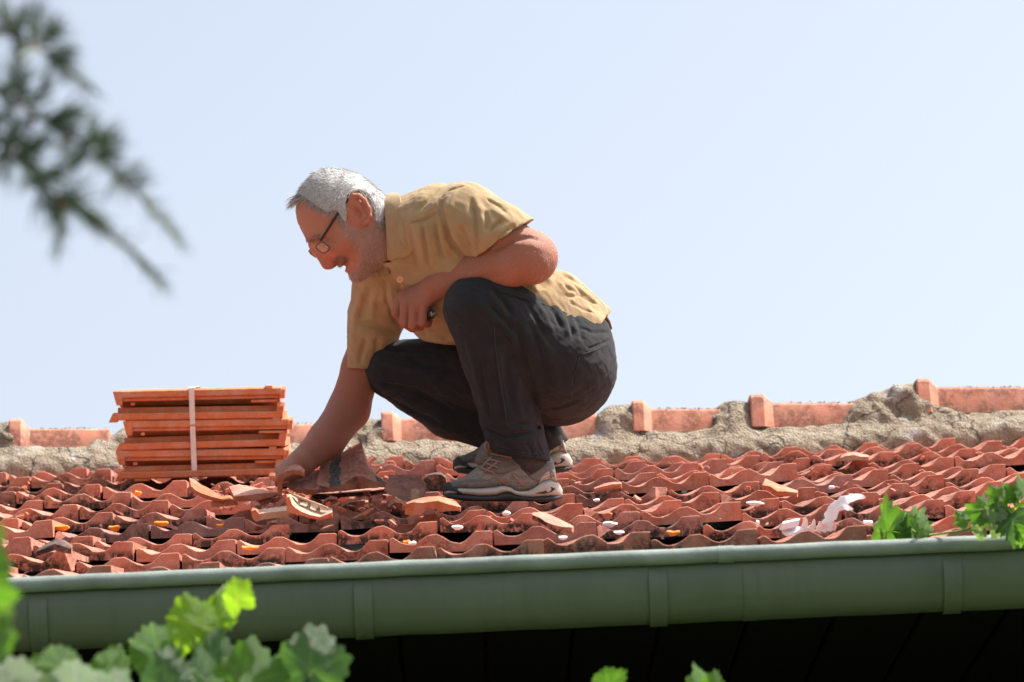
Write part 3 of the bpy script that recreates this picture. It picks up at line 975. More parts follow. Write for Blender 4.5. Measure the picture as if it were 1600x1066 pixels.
# far (right) arm reaching down to the tiles
sc((603, 448, 190), (565, 575, 214), 36, 31, 10)
sc((565, 575, 214), (545, 640, 212), 31, 33, 10)
sc((545, 640, 212), (510, 688, 178), 33, 29.5, 10)
sc((510, 688, 178), (468, 726, 140), 29, 20.5, 10)
sc((468, 726, 140), (452, 735, 128), 20.5, 17, 8, 0.85)
sc((452, 735, 128), (430, 741, 118), 16, 12, 8, 0.6)
for i, (x, y, z, x2, y2, z2) in enumerate([(427, 742, 98, 401, 757, 90), (424, 741, 109, 394, 756, 101), (425, 741, 121, 396, 753, 114), (428, 741, 132, 404, 751, 128)]):
    mx_, my_ = (x+x2)/2-3, (y+y2)/2-5
    sc((446, 737, 122), (x, y, z), 12, 8.4, 5)
    sc((x, y, z), (mx_, my_, (z+z2)/2), 8.0, 7.4, 1.5)
    sc((mx_, my_, (z+z2)/2), (x2, y2, z2), 7.4, 5.6, 1)
sc((446, 740, 104), (432, 752, 90), 10, 8, 5)
sc((432, 752, 90), (418, 760, 84), 8, 6.5, 2)

def m_skin():
    m, n, p = mat('tanned_skin')
    co, _ = coords(n, False)
    at_ = n.nodes.new('ShaderNodeAttribute'); at_.attribute_name = 'tint'
    a = noise(n, co, 55, 5, 0.7); b = noise(n, co, 420, 4, 0.7)
    c = mixc(n, ramp(n, a, [(0.35, 0.0), (0.7, 0.55)]), at_.outputs['Color'], mixc(n, 1.0, at_.outputs['Color'], (1.18, 0.86, 0.80), 'MULTIPLY'))
    c = mixc(n, ramp(n, b, [(0.35, 0.0), (0.7, 0.35)]), c, mixc(n, 1.0, c, (0.72, 0.66, 0.62), 'MULTIPLY'))
    n.links.new(c, p.inputs['Base Color'])
    p.inputs['Roughness'].default_value = 0.55
    p.inputs['Specular IOR Level'].default_value = 0.4
    p.inputs['Subsurface Weight'].default_value = 0.08
    p.inputs['Subsurface Radius'].default_value = (0.010, 0.004, 0.002)
    p.inputs['Subsurface Scale'].default_value = 0.6
    n.links.new(bump(n, math_(n, 'ADD', b, math_(n, 'MULTIPLY', a, 1.0)), 0.0028), p.inputs['Normal'])
    return m
M['skin'] = m_skin()
body, SP, SF = field_obj('body', SK, M['skin'], man)
# where hair and stubble grow (outlines in the side view, picture pixels)
def to_px(P):
    f = 1 + P[:, 2]*UM/DM
    return 800+(P[:, 0]-800)/f, 533+(P[:, 1]-533)/f
spx, spy = to_px(SP)
HAIR = np.array([(440, 316), (462, 314), (470, 309), (484, 318), (497, 327), (511, 335), (524, 332), (530, 341), (537, 351), (543, 352), (545, 340), (543, 320), (548, 306), (560, 302), (572, 308), (581, 326), (583, 346),
                 (594, 352), (606, 340), (606, 308), (595, 290), (570, 262), (510, 250), (450, 270)], float)
BEARD = np.array([(530, 341), (546, 352), (560, 357), (574, 354), (586, 348), (606, 345), (606, 405), (580, 432), (560, 444), (545, 436), (546, 428), (556, 418), (566, 404), (556, 388), (543, 376), (534, 358)], float)
MOUST = np.array([(520, 410), (526, 400), (540, 401), (546, 405), (538, 413), (528, 417)], float)
EYEB = np.array([(478, 373), (486, 366), (500, 364), (512, 369), (512, 374), (498, 372), (484, 379)], float)
headz = (SP[:, 2] > ZH-64) & (SP[:, 2] < ZH+64) & (spx < 640) & (spy < 450)
earz = np.abs(SP[:, 2]-ZH) > 49.5
earbox = (spx > 543) & (spx < 581) & (spy > 300) & (spy < 357)
def soft(P, w_): return np.clip(0.5-poly_sd(spx, spy, P)/w_, 0, 1)*headz
hair_w = soft(HAIR, 9)*~(earz & earbox); beard_w = soft(BEARD, 16)*~(earz & earbox); mou_w = soft(MOUST, 5); eb_w = soft(EYEB, 5)
tint = np.tile(np.array([0.37, 0.162, 0.106]), (len(SP), 1))
red = np.clip(1-np.hypot(spx-515, spy-409)/22, 0, 1)*headz + (earz & earbox)*0.5 + np.clip(1-np.hypot(spx-535, spy-385)/30, 0, 1)*0.5*headz
red += np.clip(1-np.hypot(spx-645, spy-497)/32, 0, 1)*0.5*(SP[:, 2] < 90)
tint *= (1 - np.clip(red, 0, 1)[:, None]*np.array([-0.10, 0.20, 0.26]))
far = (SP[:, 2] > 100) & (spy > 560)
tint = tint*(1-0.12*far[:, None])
neck = np.clip((spx-586)/14, 0, 1)*headz
tint = tint*(1-neck[:, None]*np.array([-0.02, -0.02, -0.08]))
tint = tint*(1+headz[:, None]*np.array([0.26, 0.36, 0.40]))
hw = np.clip(hair_w*0.75, 0, 1)[:, None]
tint = tint*(1-hw)+np.array([0.30, 0.22, 0.19])*hw
bw = np.clip(beard_w*0.36, 0, 1)[:, None]
tint = tint*(1-bw)+np.array([0.40, 0.31, 0.27])*bw
mw = np.clip(mou_w*0.4, 0, 1)[:, None]
tint = tint*(1-mw)+np.array([0.13, 0.09, 0.075])*mw  # grey moustache and the shadow below the nose, both put into the tint
lips = np.clip(1-np.hypot((spx-543)/9, (spy-419)/8), 0, 1)[:, None]*headz[:, None]
tint = tint*(1-lips*0.5)+np.array([0.40, 0.10, 0.08])*lips*0.5
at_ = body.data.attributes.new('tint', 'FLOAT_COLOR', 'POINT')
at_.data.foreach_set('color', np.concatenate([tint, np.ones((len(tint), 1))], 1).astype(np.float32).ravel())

# hair: short blades rooted on the scalp
nrm = np.zeros((len(SP), 3))
fn = np.cross(SP[SF[:, 2]]-SP[SF[:, 0]], SP[SF[:, 3]]-SP[SF[:, 1]])
for i in range(4): np.add.at(nrm, SF[:, i], fn)
nrm /= np.linalg.norm(nrm, axis=1)[:, None]+1e-9
outw = np.sign(((SP-np.array(C(530, 330, ZH)))*nrm)[(hair_w > .8)].sum())
nrm *= outw
prng = np.random.default_rng(5)
def strands(name, weight, count, length, width, flow, lift, m, spread=0.35, seg=2):
    pw = weight*1.0; pw = pw/pw.sum()
    ix = prng.choice(len(SP), count, p=pw)
    root = SP[ix]+prng.normal(0, 0.6, (count, 3)); nn = nrm[ix]
    fl = flow(spx[ix], spy[ix], SP[ix])
    fl = fl - (fl*nn).sum(1)[:, None]*nn
    fl /= np.linalg.norm(fl, axis=1)[:, None]+1e-6
    d = fl + nn*lift + prng.normal(0, spread, (count, 3))
    d /= np.linalg.norm(d, axis=1)[:, None]
    ln = length*prng.uniform(0.6, 1.25, count)[:, None]
    side = np.cross(d, prng.normal(0, 1, (count, 3))); side /= np.linalg.norm(side, axis=1)[:, None]
    side *= width
    d2 = d*0.75+fl*0.45; d2 /= np.linalg.norm(d2, axis=1)[:, None]
    p0, p1 = root-nn*0.8, root+d*ln*0.55
    p2 = p1+d2*ln*0.45
    V = np.stack([p0-side, p0+side, p1-side*0.8, p1+side*0.8, p2], 1).reshape(-1, 3)
    b = np.arange(count)[:, None]*5
    q = np.concatenate([b, b+1, b+3, b+2], 1).tolist(); t = np.concatenate([b+2, b+3, b+4], 1).tolist()
    return V, q+t
def hair_flow(px, py, P):
    # forward over the crown, down the sides and the nape
    fx = np.where(py < 300, -0.9, -0.35); fy = np.where(py < 300, 0.15, 0.75)
    fx = np.where(px > 560, 0.25, fx); fy = np.where(px > 560, 0.9, fy)
    return np.stack([fx, fy, 0*fx], 1)
M['hair_grey'] = simple('silver_hair', (0.40, 0.385, 0.375), 0.55, 0, 0.5, 420)
M['hair_dark'] = simple('grey_stubble', (0.42, 0.38, 0.35), 0.6, 0, 0.3, 300)
M['moustache'] = simple('shaded_grey_moustache', (0.19, 0.155, 0.14), 0.6, 0, 0.4, 300)  # grey hair with the shadow below the nose put into its colour
shell = np.where(hair_w > 0.72, 1, 0)
fm = shell[SF].all(1)
used_ = np.unique(SF[fm]); remap = np.full(len(SP), -1); remap[used_] = np.arange(len(used_))
edgef = np.clip((hair_w[used_]-0.72)/0.28, 0, 1)
Vs = SP[used_]+nrm[used_]*(0.4+2.6*edgef)[:, None]
V1, F1 = strands('hair', np.clip(hair_w-0.25, 0, 1), 15000, 11, 0.27, hair_flow, 0.42, None, 0.22)
front = np.clip(1-np.hypot(spx-466, spy-308)/9, 0, 1)*headz*(spx < 480)
front_flow = lambda px, py, P: np.tile(np.array([-0.75, 0.65, 0.0]), (len(px), 1))
V3, F3 = strands('hair', front, 120, 25, 0.42, front_flow, 0.8, None, 0.26)
Vh = np.concatenate([Vs, V1, V3])
Fh = [tuple(f) for f in remap[SF[fm]]] + [tuple(i+len(Vs) for i in f) for f in F1] + [tuple(i+len(Vs)+len(V1) for i in f) for f in F3]
mk('hair', W(Vh), Fh, M['hair_grey'], man, True)
V2, F2 = strands('beard', np.clip(beard_w-0.15, 0, 1), 3800, 3.6, 0.33, lambda px, py, P: np.tile(np.array([-0.3, 0.9, 0.0]), (len(px), 1)), 0.6, None, 0.4)
mk('beard_stubble', W(V2), F2, M['hair_dark'], man)
V2, F2 = strands('moustache', np.clip(mou_w-0.1, 0, 1), 320, 4.2, 0.36, lambda px, py, P: np.tile(np.array([-0.2, 0.9, 0.0]), (len(px), 1)), 0.35, None, 0.25)
mk('moustache', W(V2), F2, M['moustache'], man)
V2, F2 = strands('eyebrow', np.clip(eb_w-0.1, 0, 1), 240, 6.0, 0.4, lambda px, py, P: np.tile(np.array([0.6, 0.2, 0.0]), (len(px), 1)), 0.35, None, 0.25)
mk('eyebrow', W(V2), F2, M['moustache'], man)
# forearm and upper-arm hairs
arm_w = ((spx > 690) & (spx < 875) & (SP[:, 2] < 40) & (spy > 345)) * 1.0
V2, F2 = strands('arm_hair', arm_w+0.0, 900, 7.0, 0.22, lambda px, py, P: np.tile(np.array([-0.6, 0.7, 0.0]), (len(px), 1)), 0.3, None, 0.35)
mk('arm_hair', W(V2), F2, M['hair_dark'], man)

# ---- shirt
SH = Field((535, 278, -110), (968, 590, 262), 2.0)
def hcn(a, b, ra, rb, k=14, zs=1.0): SH.cone(C(*a), C(*b), ra, rb, k, zs)
hcn((655, 388, 78), (735, 432, 80), 66, 84, 20)
hcn((735, 432, 80), (832, 502, 80), 84, 82, 20)
hcn((832, 502, 75), (892, 528, 75), 82, 66, 18)
hcn((692, 362, 28), (752, 428, 34), 62, 68, 18)
hcn((752, 428, 34), (845, 498, 34), 68, 70, 18)
hcn((845, 498, 34), (902, 523, 26), 70, 52, 18)
hcn((625, 415, 135), (705, 470, 130), 62, 70, 20)
hcn((705, 470, 130), (850, 515, 130), 74, 76, 20)
hcn((632, 352, 66), (680, 350, 30), 46, 60, 14)
hcn((727, 346, -10), (690, 352, 26), 54, 60, 16)
hcn((632, 360, 90), (610, 420, 160), 46, 54, 16)
hcn((604, 445, 180), (640, 430, 140), 51, 56, 16)
# neck opening
sl, X, Y, Z = SH.region((540, 290, 0), (640, 450, 150))
d, t = SH.seg(X, Y, Z, C(560, 335, 75), C(604, 366, 75))
SH.smax(sl, (43.5-d).astype(np.float32), 3)
SH.cut(C(606, 360, 75), (-0.94, 0.12, 0.0), (540, 280, -30), (628, 408, 165), 6)
# the two sleeves
def sleeve(parts, pc, nv, inner, k=9):
    T = Field(SH.lo, SH.lo+(SH.n-1)*SH.vox, SH.vox)
    for a, b, ra, rb in parts: T.cone(C(*a), C(*b), ra, rb, 8)
    pc = C(*pc); nv = np.array(nv, float); nv /= np.linalg.norm(nv)
    sl, X, Y, Z = T.region(T.lo, T.lo+T.n*T.vox)
    T.smax(sl, ((X-pc[0])*nv[0]+(Y-pc[1])*nv[1]+(Z-pc[2])*nv[2]).astype(np.float32), 1.5)
    T.inner = inner
    return T
T1 = sleeve([((727, 338, -12), (776, 366, -34), 53, 50), ((776, 366, -34), (830, 398, -46), 49, 49)], (785, 376, -34), (0.56, 0.83, -0.05), None)
T2 = sleeve([((604, 445, 185), (578, 530, 208), 52, 44), ((578, 530, 208), (560, 600, 214), 42, 36)], (566, 574, 212), (-0.06, 1.0, 0.05), None)
sl = tuple(slice(0, m) for m in SH.n)
SH.smin(sl, T1.F, 12); SH.smin(sl, T2.F, 12)
for a, b, r in (((776, 371, -34), (850, 415, -46), 42), ((567, 568, 212), (556, 620, 214), 33)):
    s2, X, Y, Z = SH.region(np.minimum(C(*a), C(*b))-60, np.maximum(C(*a), C(*b))+60)
    d, t = SH.seg(X, Y, Z, C(*a), C(*b))
    lim = np.where(t <= 0.01, 99, d)
    SH.smax(s2, (r-lim-0*X).astype(np.float32), 1.0)
# tail of the shirt over the waistband
hcn((875, 470, 36), (916, 489, 44), 46, 31, 12)
hcn((875, 470, 110), (916, 489, 104), 46, 31, 12)
hcn((916, 489, 40), (940, 494, 60), 28, 18, 8)
SH.cut(C(941, 502, 75), (0.80, 0.72, 0.0), (870, 430, -110), (968, 590, 262), 3)
SH.cut(C(800, 548, 75), (-0.1, 1.0, 0.0), (640, 520, -110), (968, 590, 262), 6)
# folds: sleeve, armpit, chest drape, back and hem
for pts, r, amt in [
    ([(689, 312), (691, 331), (701, 371), (714, 392), (728, 402)], 5.0, 7.0), ([(698, 318), (703, 345), (714, 372), (730, 394)], 4.5, -4.0),
    ([(697, 346), (706, 371), (722, 389), (738, 399)], 3.2, 4.5), ([(720, 352), (728, 375), (741, 397)], 3.5, 6.0), ([(712, 336), (722, 362), (734, 388)], 4.5, -3.5),
    ([(742, 308), (752, 333), (755, 362), (753, 390)], 5.0, -4.5), ([(735, 312), (743, 340), (747, 372), (746, 394)], 4.5, 4.0), ([(757, 329), (759, 345), (757, 362)], 3.5, 3.5),
    ([(764, 362), (774, 352), (783, 345)], 3.5, 4.0), ([(766, 325), (782, 336), (796, 346)], 4.5, -3.5), ([(772, 375), (788, 362), (804, 352)], 3.0, 2.0), ([(760, 312), (778, 322), (792, 334)], 3.5, 3.0),
    ([(653, 354), (657, 385), (663, 417)], 3.5, -4.0), ([(668, 352), (673, 385), (679, 412)], 3.5, -4.0), ([(640, 353), (645, 385), (652, 416)], 4.5, 4.5), ([(660, 353), (665, 385), (671, 414)], 3.5, 4.5),
    ([(680, 345), (685, 380), (692, 406)], 4.0, 4.5), ([(688, 350), (693, 385), (702, 404)], 3.5, -3.5), ([(632, 345), (634, 370), (640, 395)], 3.5, 3.0),
    ([(690, 330), (704, 322), (712, 300)], 3.5, -2.5), ([(650, 330), (668, 316), (684, 296)], 4.5, 2.6), ([(660, 338), (680, 322), (694, 306)], 4.0, -2.4),
    ([(638, 349), (663, 344), (687, 331)], 2.2, 2.6), ([(689, 312), (702, 297), (727, 291)], 2.2, 3.0),
    ([(875, 428), (895, 438), (912, 446)], 4, 3.5), ([(879, 447), (899, 457), (927, 470)], 4.0, 5.0), ([(884, 464), (905, 463), (934, 477)], 3.5, 5.0), ([(880, 456), (902, 461), (930, 474)], 3.5, -4.0),
    ([(897, 446), (905, 456), (918, 466)], 3.0, 4.0), ([(889, 472), (908, 482), (930, 492)], 2.5, 2.5), ([(872, 440), (882, 452), (886, 462)], 3.5, -3.5), ([(905, 440), (922, 456), (936, 470)], 4.5, 3.0),
    ([(600, 436), (604, 470), (616, 500), (632, 524)], 2.6, 4.0), ([(610, 438), (616, 475), (630, 505), (648, 528)], 4.0, -4.5), ([(622, 440), (630, 470), (650, 505), (668, 530)], 4.5, 3.5),
    ([(563, 505), (590, 508), (620, 522)], 5.0, 6.0), ([(558, 518), (585, 524), (610, 530)], 5.0, -4.0), ([(578, 450), (570, 475), (562, 500)], 4.5, 4.5), ([(592, 445), (584, 470), (582, 498)], 4.0, -3.5),
    ([(566, 455), (556, 490), (552, 540)], 5, -3.0), ([(572, 530), (566, 550), (562, 568)], 4, 3.0), ([(590, 520), (588, 545), (584, 566)], 4, 3.0), ([(650, 515), (675, 522), (705, 528)], 4, 3.5), ([(640, 522), (670, 530), (700, 534)], 4, -3.0)]:
    SH.fold2(pts, r*0.92, amt*(2.1 if pts[0][0] < 860 else 1.15))
SH.fold2([(694, 345), (700, 368), (711, 386), (727, 401)], 4.5, 9.0)
SH.fold2([(716, 362), (727, 381), (739, 398)], 3.5, 7.0)
SH.fold2([(815, 356), (797, 367), (775, 382), (757, 393)], 1.8, 1.3)                          # hem stitching
sl, X, Y, Z = SH.region(SH.lo, SH.lo+SH.n*SH.vox)
SH.F += (1.5*snoise(X, Y, Z, 0.045) + 1.1*snoise(X+9, Y*0.6, Z, 0.10) + 0.5*snoise(X+2, Y*0.5, Z, 0.22)).astype(np.float32)
def m_cloth(name, col, weave=900, wr=0.12, rough=0.9, fuzz=0.15, sheen=0.2):
    m, n, p = mat(name)
    co, _ = coords(n, False)
    a = noise(n, co, 18, 5, 0.65); b = noise(n, co, 500, 3, 0.7)
    c = ramp(n, a, [(0.3, tuple(x*(1-wr) for x in col)), (0.7, tuple(x*(1+wr) for x in col))])
    c = mixc(n, ramp(n, b, [(0.3, 0.0), (0.8, fuzz*2)]), c, tuple(min(1, x*1.5) for x in col))
    n.links.new(c, p.inputs['Base Color'])
    p.inputs['Roughness'].default_value = rough
    p.inputs['Specular IOR Level'].default_value = 0.15
    p.inputs['Sheen Weight'].default_value = sheen
    p.inputs['Sheen Roughness'].default_value = 0.5
    wv = n.nodes.new('ShaderNodeTexWave'); wv.wave_type = 'BANDS'; wv.inputs['Scale'].default_value = weave; wv.inputs['Distortion'].default_value = 2
    n.links.new(co, wv.inputs['Vector'])
    mp = n.nodes.new('ShaderNodeMapping'); mp.inputs['Scale'].default_value = (1, 1, 0.35); mp.inputs['Rotation'].default_value = (0.3, 0.5, 0.2)
    n.links.new(co, mp.inputs[0])
    wr_ = noise(n, mp.outputs[0], 22, 3, 0.5)
    b1 = bump(n, wr_, 0.004, 0.6)
    n.links.new(bump(n, math_(n, 'ADD', b, wv.outputs['Fac']), 0.0006, 0.6, b1), p.inputs['Normal'])
    return m
M['shirt'] = m_cloth('khaki_cotton', (0.41, 0.282, 0.15))
M['shirt_shaded'] = m_cloth('shaded_khaki', (0.30, 0.19, 0.075))  # darker copy of the shirt cloth: shade under the chin put into the colour
M['jeans'] = m_cloth('charcoal_denim', (0.019, 0.0205, 0.0235), 1400, 0.22, 0.8, 0.35, 0.08)
M['jeans_edge'] = m_cloth('charcoal_seam', (0.04, 0.042, 0.046), 1400, 0.15)
M['brown'] = simple('brown_leather', (0.10, 0.045, 0.02), 0.6)
shirt, SP2, _f = field_obj('shirt', SH, M['shirt'], man)

def sheet(name, rows, m, parent, th=2.2, sub=6):
    """a small curved cloth panel given as rows of body-frame points, thickened and smoothed"""
    A = np.array([[C(*p) for p in r] for r in rows], float)
    def refine(A, ax, n):
        k = A.shape[ax]; t = np.linspace(0, k-1, (k-1)*n+1)
        i = np.clip(t.astype(int), 0, k-2); f = t-i
        im, ip, ip2 = np.clip(i-1, 0, k-1), i+1, np.clip(i+2, 0, k-1)
        sh = [1, 1, 1]; sh[ax] = -1; f = f.reshape(sh)
        g = lambda j: np.take(A, j, ax)
        p0, p1, p2, p3 = g(im), g(i), g(ip), g(ip2)
        return 0.5*((2*p1)+(-p0+p2)*f+(2*p0-5*p1+4*p2-p3)*f**2+(-p0+3*p1-3*p2+p3)*f**3)
    A = refine(refine(A, 0, sub), 1, sub)
    h, w_ = A.shape[:2]
    du = np.gradient(A, axis=0); dv = np.gradient(A, axis=1)
    nn = np.cross(du, dv); nn /= np.linalg.norm(nn, axis=2)[:, :, None]+1e-9
    V = np.concatenate([(A+nn*th/2).reshape(-1, 3), (A-nn*th/2).reshape(-1, 3)])
    o = h*w_; Fc = []
    for i in range(h-1):
        for j in range(w_-1):
            a = i*w_+j
            Fc += [(a, a+1, a+w_+1, a+w_), (o+a, o+a+w_, o+a+w_+1, o+a+1)]
    edge = [j for j in range(w_)] + [i*w_+w_-1 for i in range(1, h)] + [(h-1)*w_+j for j in range(w_-2, -1, -1)] + [i*w_ for i in range(h-2, 0, -1)]
    for q in range(len(edge)):
        a, b = edge[q], edge[(q+1) % len(edge)]
        Fc.append((a, o+a, o+b, b))
    return mk(name, W(V), Fc, m, parent, True)
sheet('collar', [[(601, 306, 92), (601, 314, 52), (603, 342, 25), (605, 378, 22), (606, 405, 40)],
                 [(611, 303, 92), (613, 310, 42), (617, 340, 14), (624, 386, 10), (612, 408, 34)],
                 [(621, 303, 90), (625, 308, 34), (633, 345, 6), (645, 393, 2), (611, 406, 30)]], M['shirt'], shirt, 3.0)
sheet('collar', [[(600, 306, 90), (600, 320, 118), (592, 360, 122), (586, 400, 112), (584, 418, 92)],
                 [(622, 304, 90), (618, 325, 128), (606, 370, 134), (590, 425, 116), (590, 434, 98)]], M['shirt'], shirt, 3.0)
sheet('collar', [[(586, 417, 78), (598, 413, 62), (607, 408, 52)], [(592, 433, 70), (602, 431, 55), (608, 428, 46)]], M['shirt_shaded'], shirt, 2.5)
mb = MB()
bp = W(np.array([C(625, 437, 11)]))[0]
nb_ = (Vector(CAM)-Vector(bp)).normalized()
def ring(mb, c, nrm, R_, r_, n=16, k=6):
    nrm = Vector(nrm).normalized(); a = nrm.orthogonal().normalized(); b = nrm.cross(a)
    mb.tube([Vector(c)+(a*math.cos(t*2*math.pi/n)+b*math.sin(t*2*math.pi/n))*R_ for t in range(n+1)], r_, k, cap=False)
ring(mb, bp, nb_, 0.0058, 0.0024)
mb.tube([Vector(bp)-nb_*0.004, Vector(bp)-nb_*0.001], 0.006, 12)
M['button'] = simple('peach_button', (0.75, 0.42, 0.24), 0.35)
mb.build('button', M['button'], shirt, True)

# ---- trousers
TR = Field((545, 415, -115), (978, 728, 268), 2.0)
def tc(a, b, ra, rb, k=14, zs=1.0): TR.cone(C(*a), C(*b), ra, rb, k, zs)
tc((885, 575, 28), (888, 578, 120), 79, 77, 14)
tc((908, 530, 28), (908, 532, 122), 48, 48, 20)
tc((868, 560, 15), (748, 483, -26), 83, 54, 16)
tc((845, 530, 8), (770, 480, -24), 64, 50, 14)
tc((875, 590, 135), (614, 577, 200), 78, 47, 14)
L2 = Field(TR.lo, TR.lo+(TR.n-1)*TR.vox, TR.vox)
L2.cone(C(746, 481, -26), C(772, 560, -18), 53, 49, 8)
L2.cone(C(772, 560, -18), C(796, 650, -6), 49, 45, 10)
L2.cone(C(796, 650, -6), C(818, 735, 0), 46, 46, 8)
L2.cut(C(812, 711, 0), (-0.19, 0.98, 0.02), (730, 670, -80), (890, 790, 80), 1.5)
L2.cone(C(618, 582, 200), C(705, 640, 192), 45, 47, 8)
L2.cone(C(705, 640, 192), C(836, 688, 186), 46, 37, 8)
sl = tuple(slice(0, m) for m in TR.n)
TR.smin(sl, L2.F, 5)
TR.cut(C(952, 500, 75), (0.75, -0.66, 0.0), (850, 415, -110), (978, 530, 262), 2)
for pts, r, amt in [
    ([(767, 450), (787, 470), (800, 494)], 4.0, 4.5), ([(758, 456), (776, 474), (790, 500)], 4.0, -4.0), ([(762, 474), (782, 492), (806, 522)], 3.5, 5.0), ([(756, 484), (776, 502), (796, 528)], 4.0, -4.0),
    ([(764, 498), (782, 512), (800, 538)], 3.5, 4.0), ([(770, 449), (790, 453), (812, 461), (845, 470)], 2.6, -2.6), ([(772, 456), (800, 464), (830, 474)], 3.0, 2.6),
    ([(806, 508), (818, 550), (832, 600), (842, 650)], 5.0, 7.0), ([(820, 470), (836, 495), (852, 528)], 4.5, 4.0), ([(834, 468), (850, 492), (864, 522)], 4.0, -3.6), ([(848, 466), (864, 486), (878, 514)], 4.0, 4.0),
    ([(862, 470), (876, 492), (890, 526)], 4.0, -3.4), ([(880, 478), (890, 502), (896, 530)], 4.5, 4.0), ([(896, 490), (906, 512), (910, 536)], 4.0, 3.0), ([(826, 500), (842, 540), (856, 590)], 6.0, 3.4), ([(842, 520), (862, 566), (876, 610)], 6.0, -3.0),
    ([(730, 520), (744, 580), (758, 640)], 7.0, -2.6), ([(790, 545), (792, 590), (802, 640)], 7.0, 3.2), ([(770, 540), (778, 600), (788, 660)], 2.2, 2.0), ([(748, 560), (757, 610), (768, 655)], 5, 2.5),
    ([(810, 585), (806, 620), (814, 655)], 5.0, -3.5), ([(757, 668), (790, 684), (832, 676)], 4.0, 5.0), ([(764, 680), (800, 692), (848, 680)], 4.0, -4.5), ([(804, 660), (830, 664), (850, 672)], 3.5, 4.0), ([(780, 660), (806, 672), (836, 660)], 3.5, -3.0),
    ([(818, 688), (828, 700), (834, 716)], 3.0, 3.0), ([(836, 690), (844, 702), (848, 712)], 2.5, 3.0), ([(768, 694), (800, 706), (846, 711)], 1.8, 1.6),
    ([(905, 548), (899, 575), (894, 602)], 1.6, 2.2), ([(894, 602), (898, 628), (914, 632)], 1.6, 1.6), ([(905, 548), (930, 541), (955, 530)], 1.8, 2.8), ([(907, 553), (932, 546), (955, 536)], 2.4, -1.8),
    ([(850, 640), (875, 636), (905, 622)], 5.0, 3.5), ([(862, 600), (882, 612), (905, 602)], 6.0, -2.5), ([(900, 510), (925, 520), (952, 520)], 3.5, 3.0),
    ([(598, 545), (640, 548), (690, 552)], 5, 3.5), ([(585, 560), (630, 572), (690, 590)], 5, -3.5), ([(600, 600), (650, 610), (720, 650)], 4.5, 6.0), ([(590, 612), (640, 640), (690, 662)], 5, 3), ([(572, 590), (582, 605), (600, 620)], 5, 3), ([(640, 560), (670, 575), (710, 575)], 5, 3)]:
    TR.fold2(pts, r*0.88, amt*(1.75 if pts[0][0] < 815 else 1.15))
sl, X, Y, Z = TR.region(TR.lo, TR.lo+TR.n*TR.vox)
TR.F += (1.1*snoise(X, Y, Z, 0.05) + 0.7*snoise(X+5, Y, Z, 0.12) + 0.45*snoise(X+2, Y, Z, 0.24)).astype(np.float32)
trousers, _p, _f = field_obj('trousers', TR, M['jeans'], man)
# belt end and loop showing under the shirt tail
mb = MB(); q = [Vector(W(np.array(C(*p)))) for p in [(946, 496, 40), (950, 503, 45), (953, 514, 52)]]
mb.tube(q, 0.006, 6); mb.build('belt', M['brown'], trousers, True)
mb = MB(); q = [Vector(W(np.array(C(*p)))) for p in [(942, 500, 18), (948, 507, 24), (953, 522, 28), (952, 530, 26)]]
mb.tube(q, 0.004, 6); mb.build('belt_loop', M['jeans_edge'], trousers, True)
# top edge of the back pocket
def on_trousers(x, y, lift=0.6):
    P = _p; px, py = to_px(P)
    m = (P[:, 2] < 60)
    d2 = (px-x)**2+(py-y)**2 + np.where(m, 0, 1e6)
    c = np.argsort(d2)[:12]; i = c[np.argmin(P[c, 2])]
    return Vector(W(np.array([P[i, 0], P[i, 1], P[i, 2]-lift])))
def seam(name, pts, r=0.0011):
    mb = MB(); q = []
    for a, b in zip(pts[:-1], pts[1:]):
        for t in np.linspace(0, 1, 7)[:-1]: q.append(on_trousers(a[0]+(b[0]-a[0])*t, a[1]+(b[1]-a[1])*t))
    q = [sum(q[max(0, i-2):i+3], Vector())/len(q[max(0, i-2):i+3]) for i in range(len(q))]
    mb.tube(q, r, 5); return mb.build(name, M['jeans_edge'], trousers, True)
seam('pocket_seam', [(909, 554), (930, 547), (954, 532)])
seam('pocket_seam', [(909, 555), (902, 575), (895, 600), (894, 632)], 0.0008)
seam('side_seam', [(772, 500), (776, 560), (784, 620), (797, 690)], 0.0008)
seam('side_seam', [(770, 450), (800, 458), (850, 474), (905, 496)], 0.0008)
seam('cuff_seam', [(768, 693), (800, 706), (843, 711), (856, 697)], 0.0009)

# ---- shoes: lofted from side outlines
SHOE = dict(
    top=[(694, 764), (696, 757), (702, 752.5), (712, 750), (725, 745), (744, 731), (757, 715), (765, 704), (780, 702), (800, 704), (821, 709), (838, 716), (852, 715), (860, 713), (866, 724), (869, 742), (871, 757)],
    mtop=[(693, 768), (700, 764), (717, 763), (745, 764), (774, 762), (786, 759), (797, 762), (808, 769), (829, 767), (838, 760), (848, 753), (860, 750), (868, 752), (875, 758), (878.5, 766)],
    mbot=[(693, 772), (705, 771), (725, 772), (750, 775), (775, 774), (787, 769), (795, 768), (806, 773), (818, 776), (835, 777), (878, 774)],
    bot=[(693, 774), (700, 779), (725, 783), (755, 784), (785, 784), (805, 783), (835, 784), (865, 784), (878, 779)],
    hw=[(692, 8), (697, 19), (706, 28), (722, 33), (745, 35), (770, 32), (800, 29), (830, 29), (855, 28), (868, 23), (875, 15), (879, 6)])
def prof(k, x): a = np.array(SHOE[k]); return np.interp(x, a[:, 0], a[:, 1])
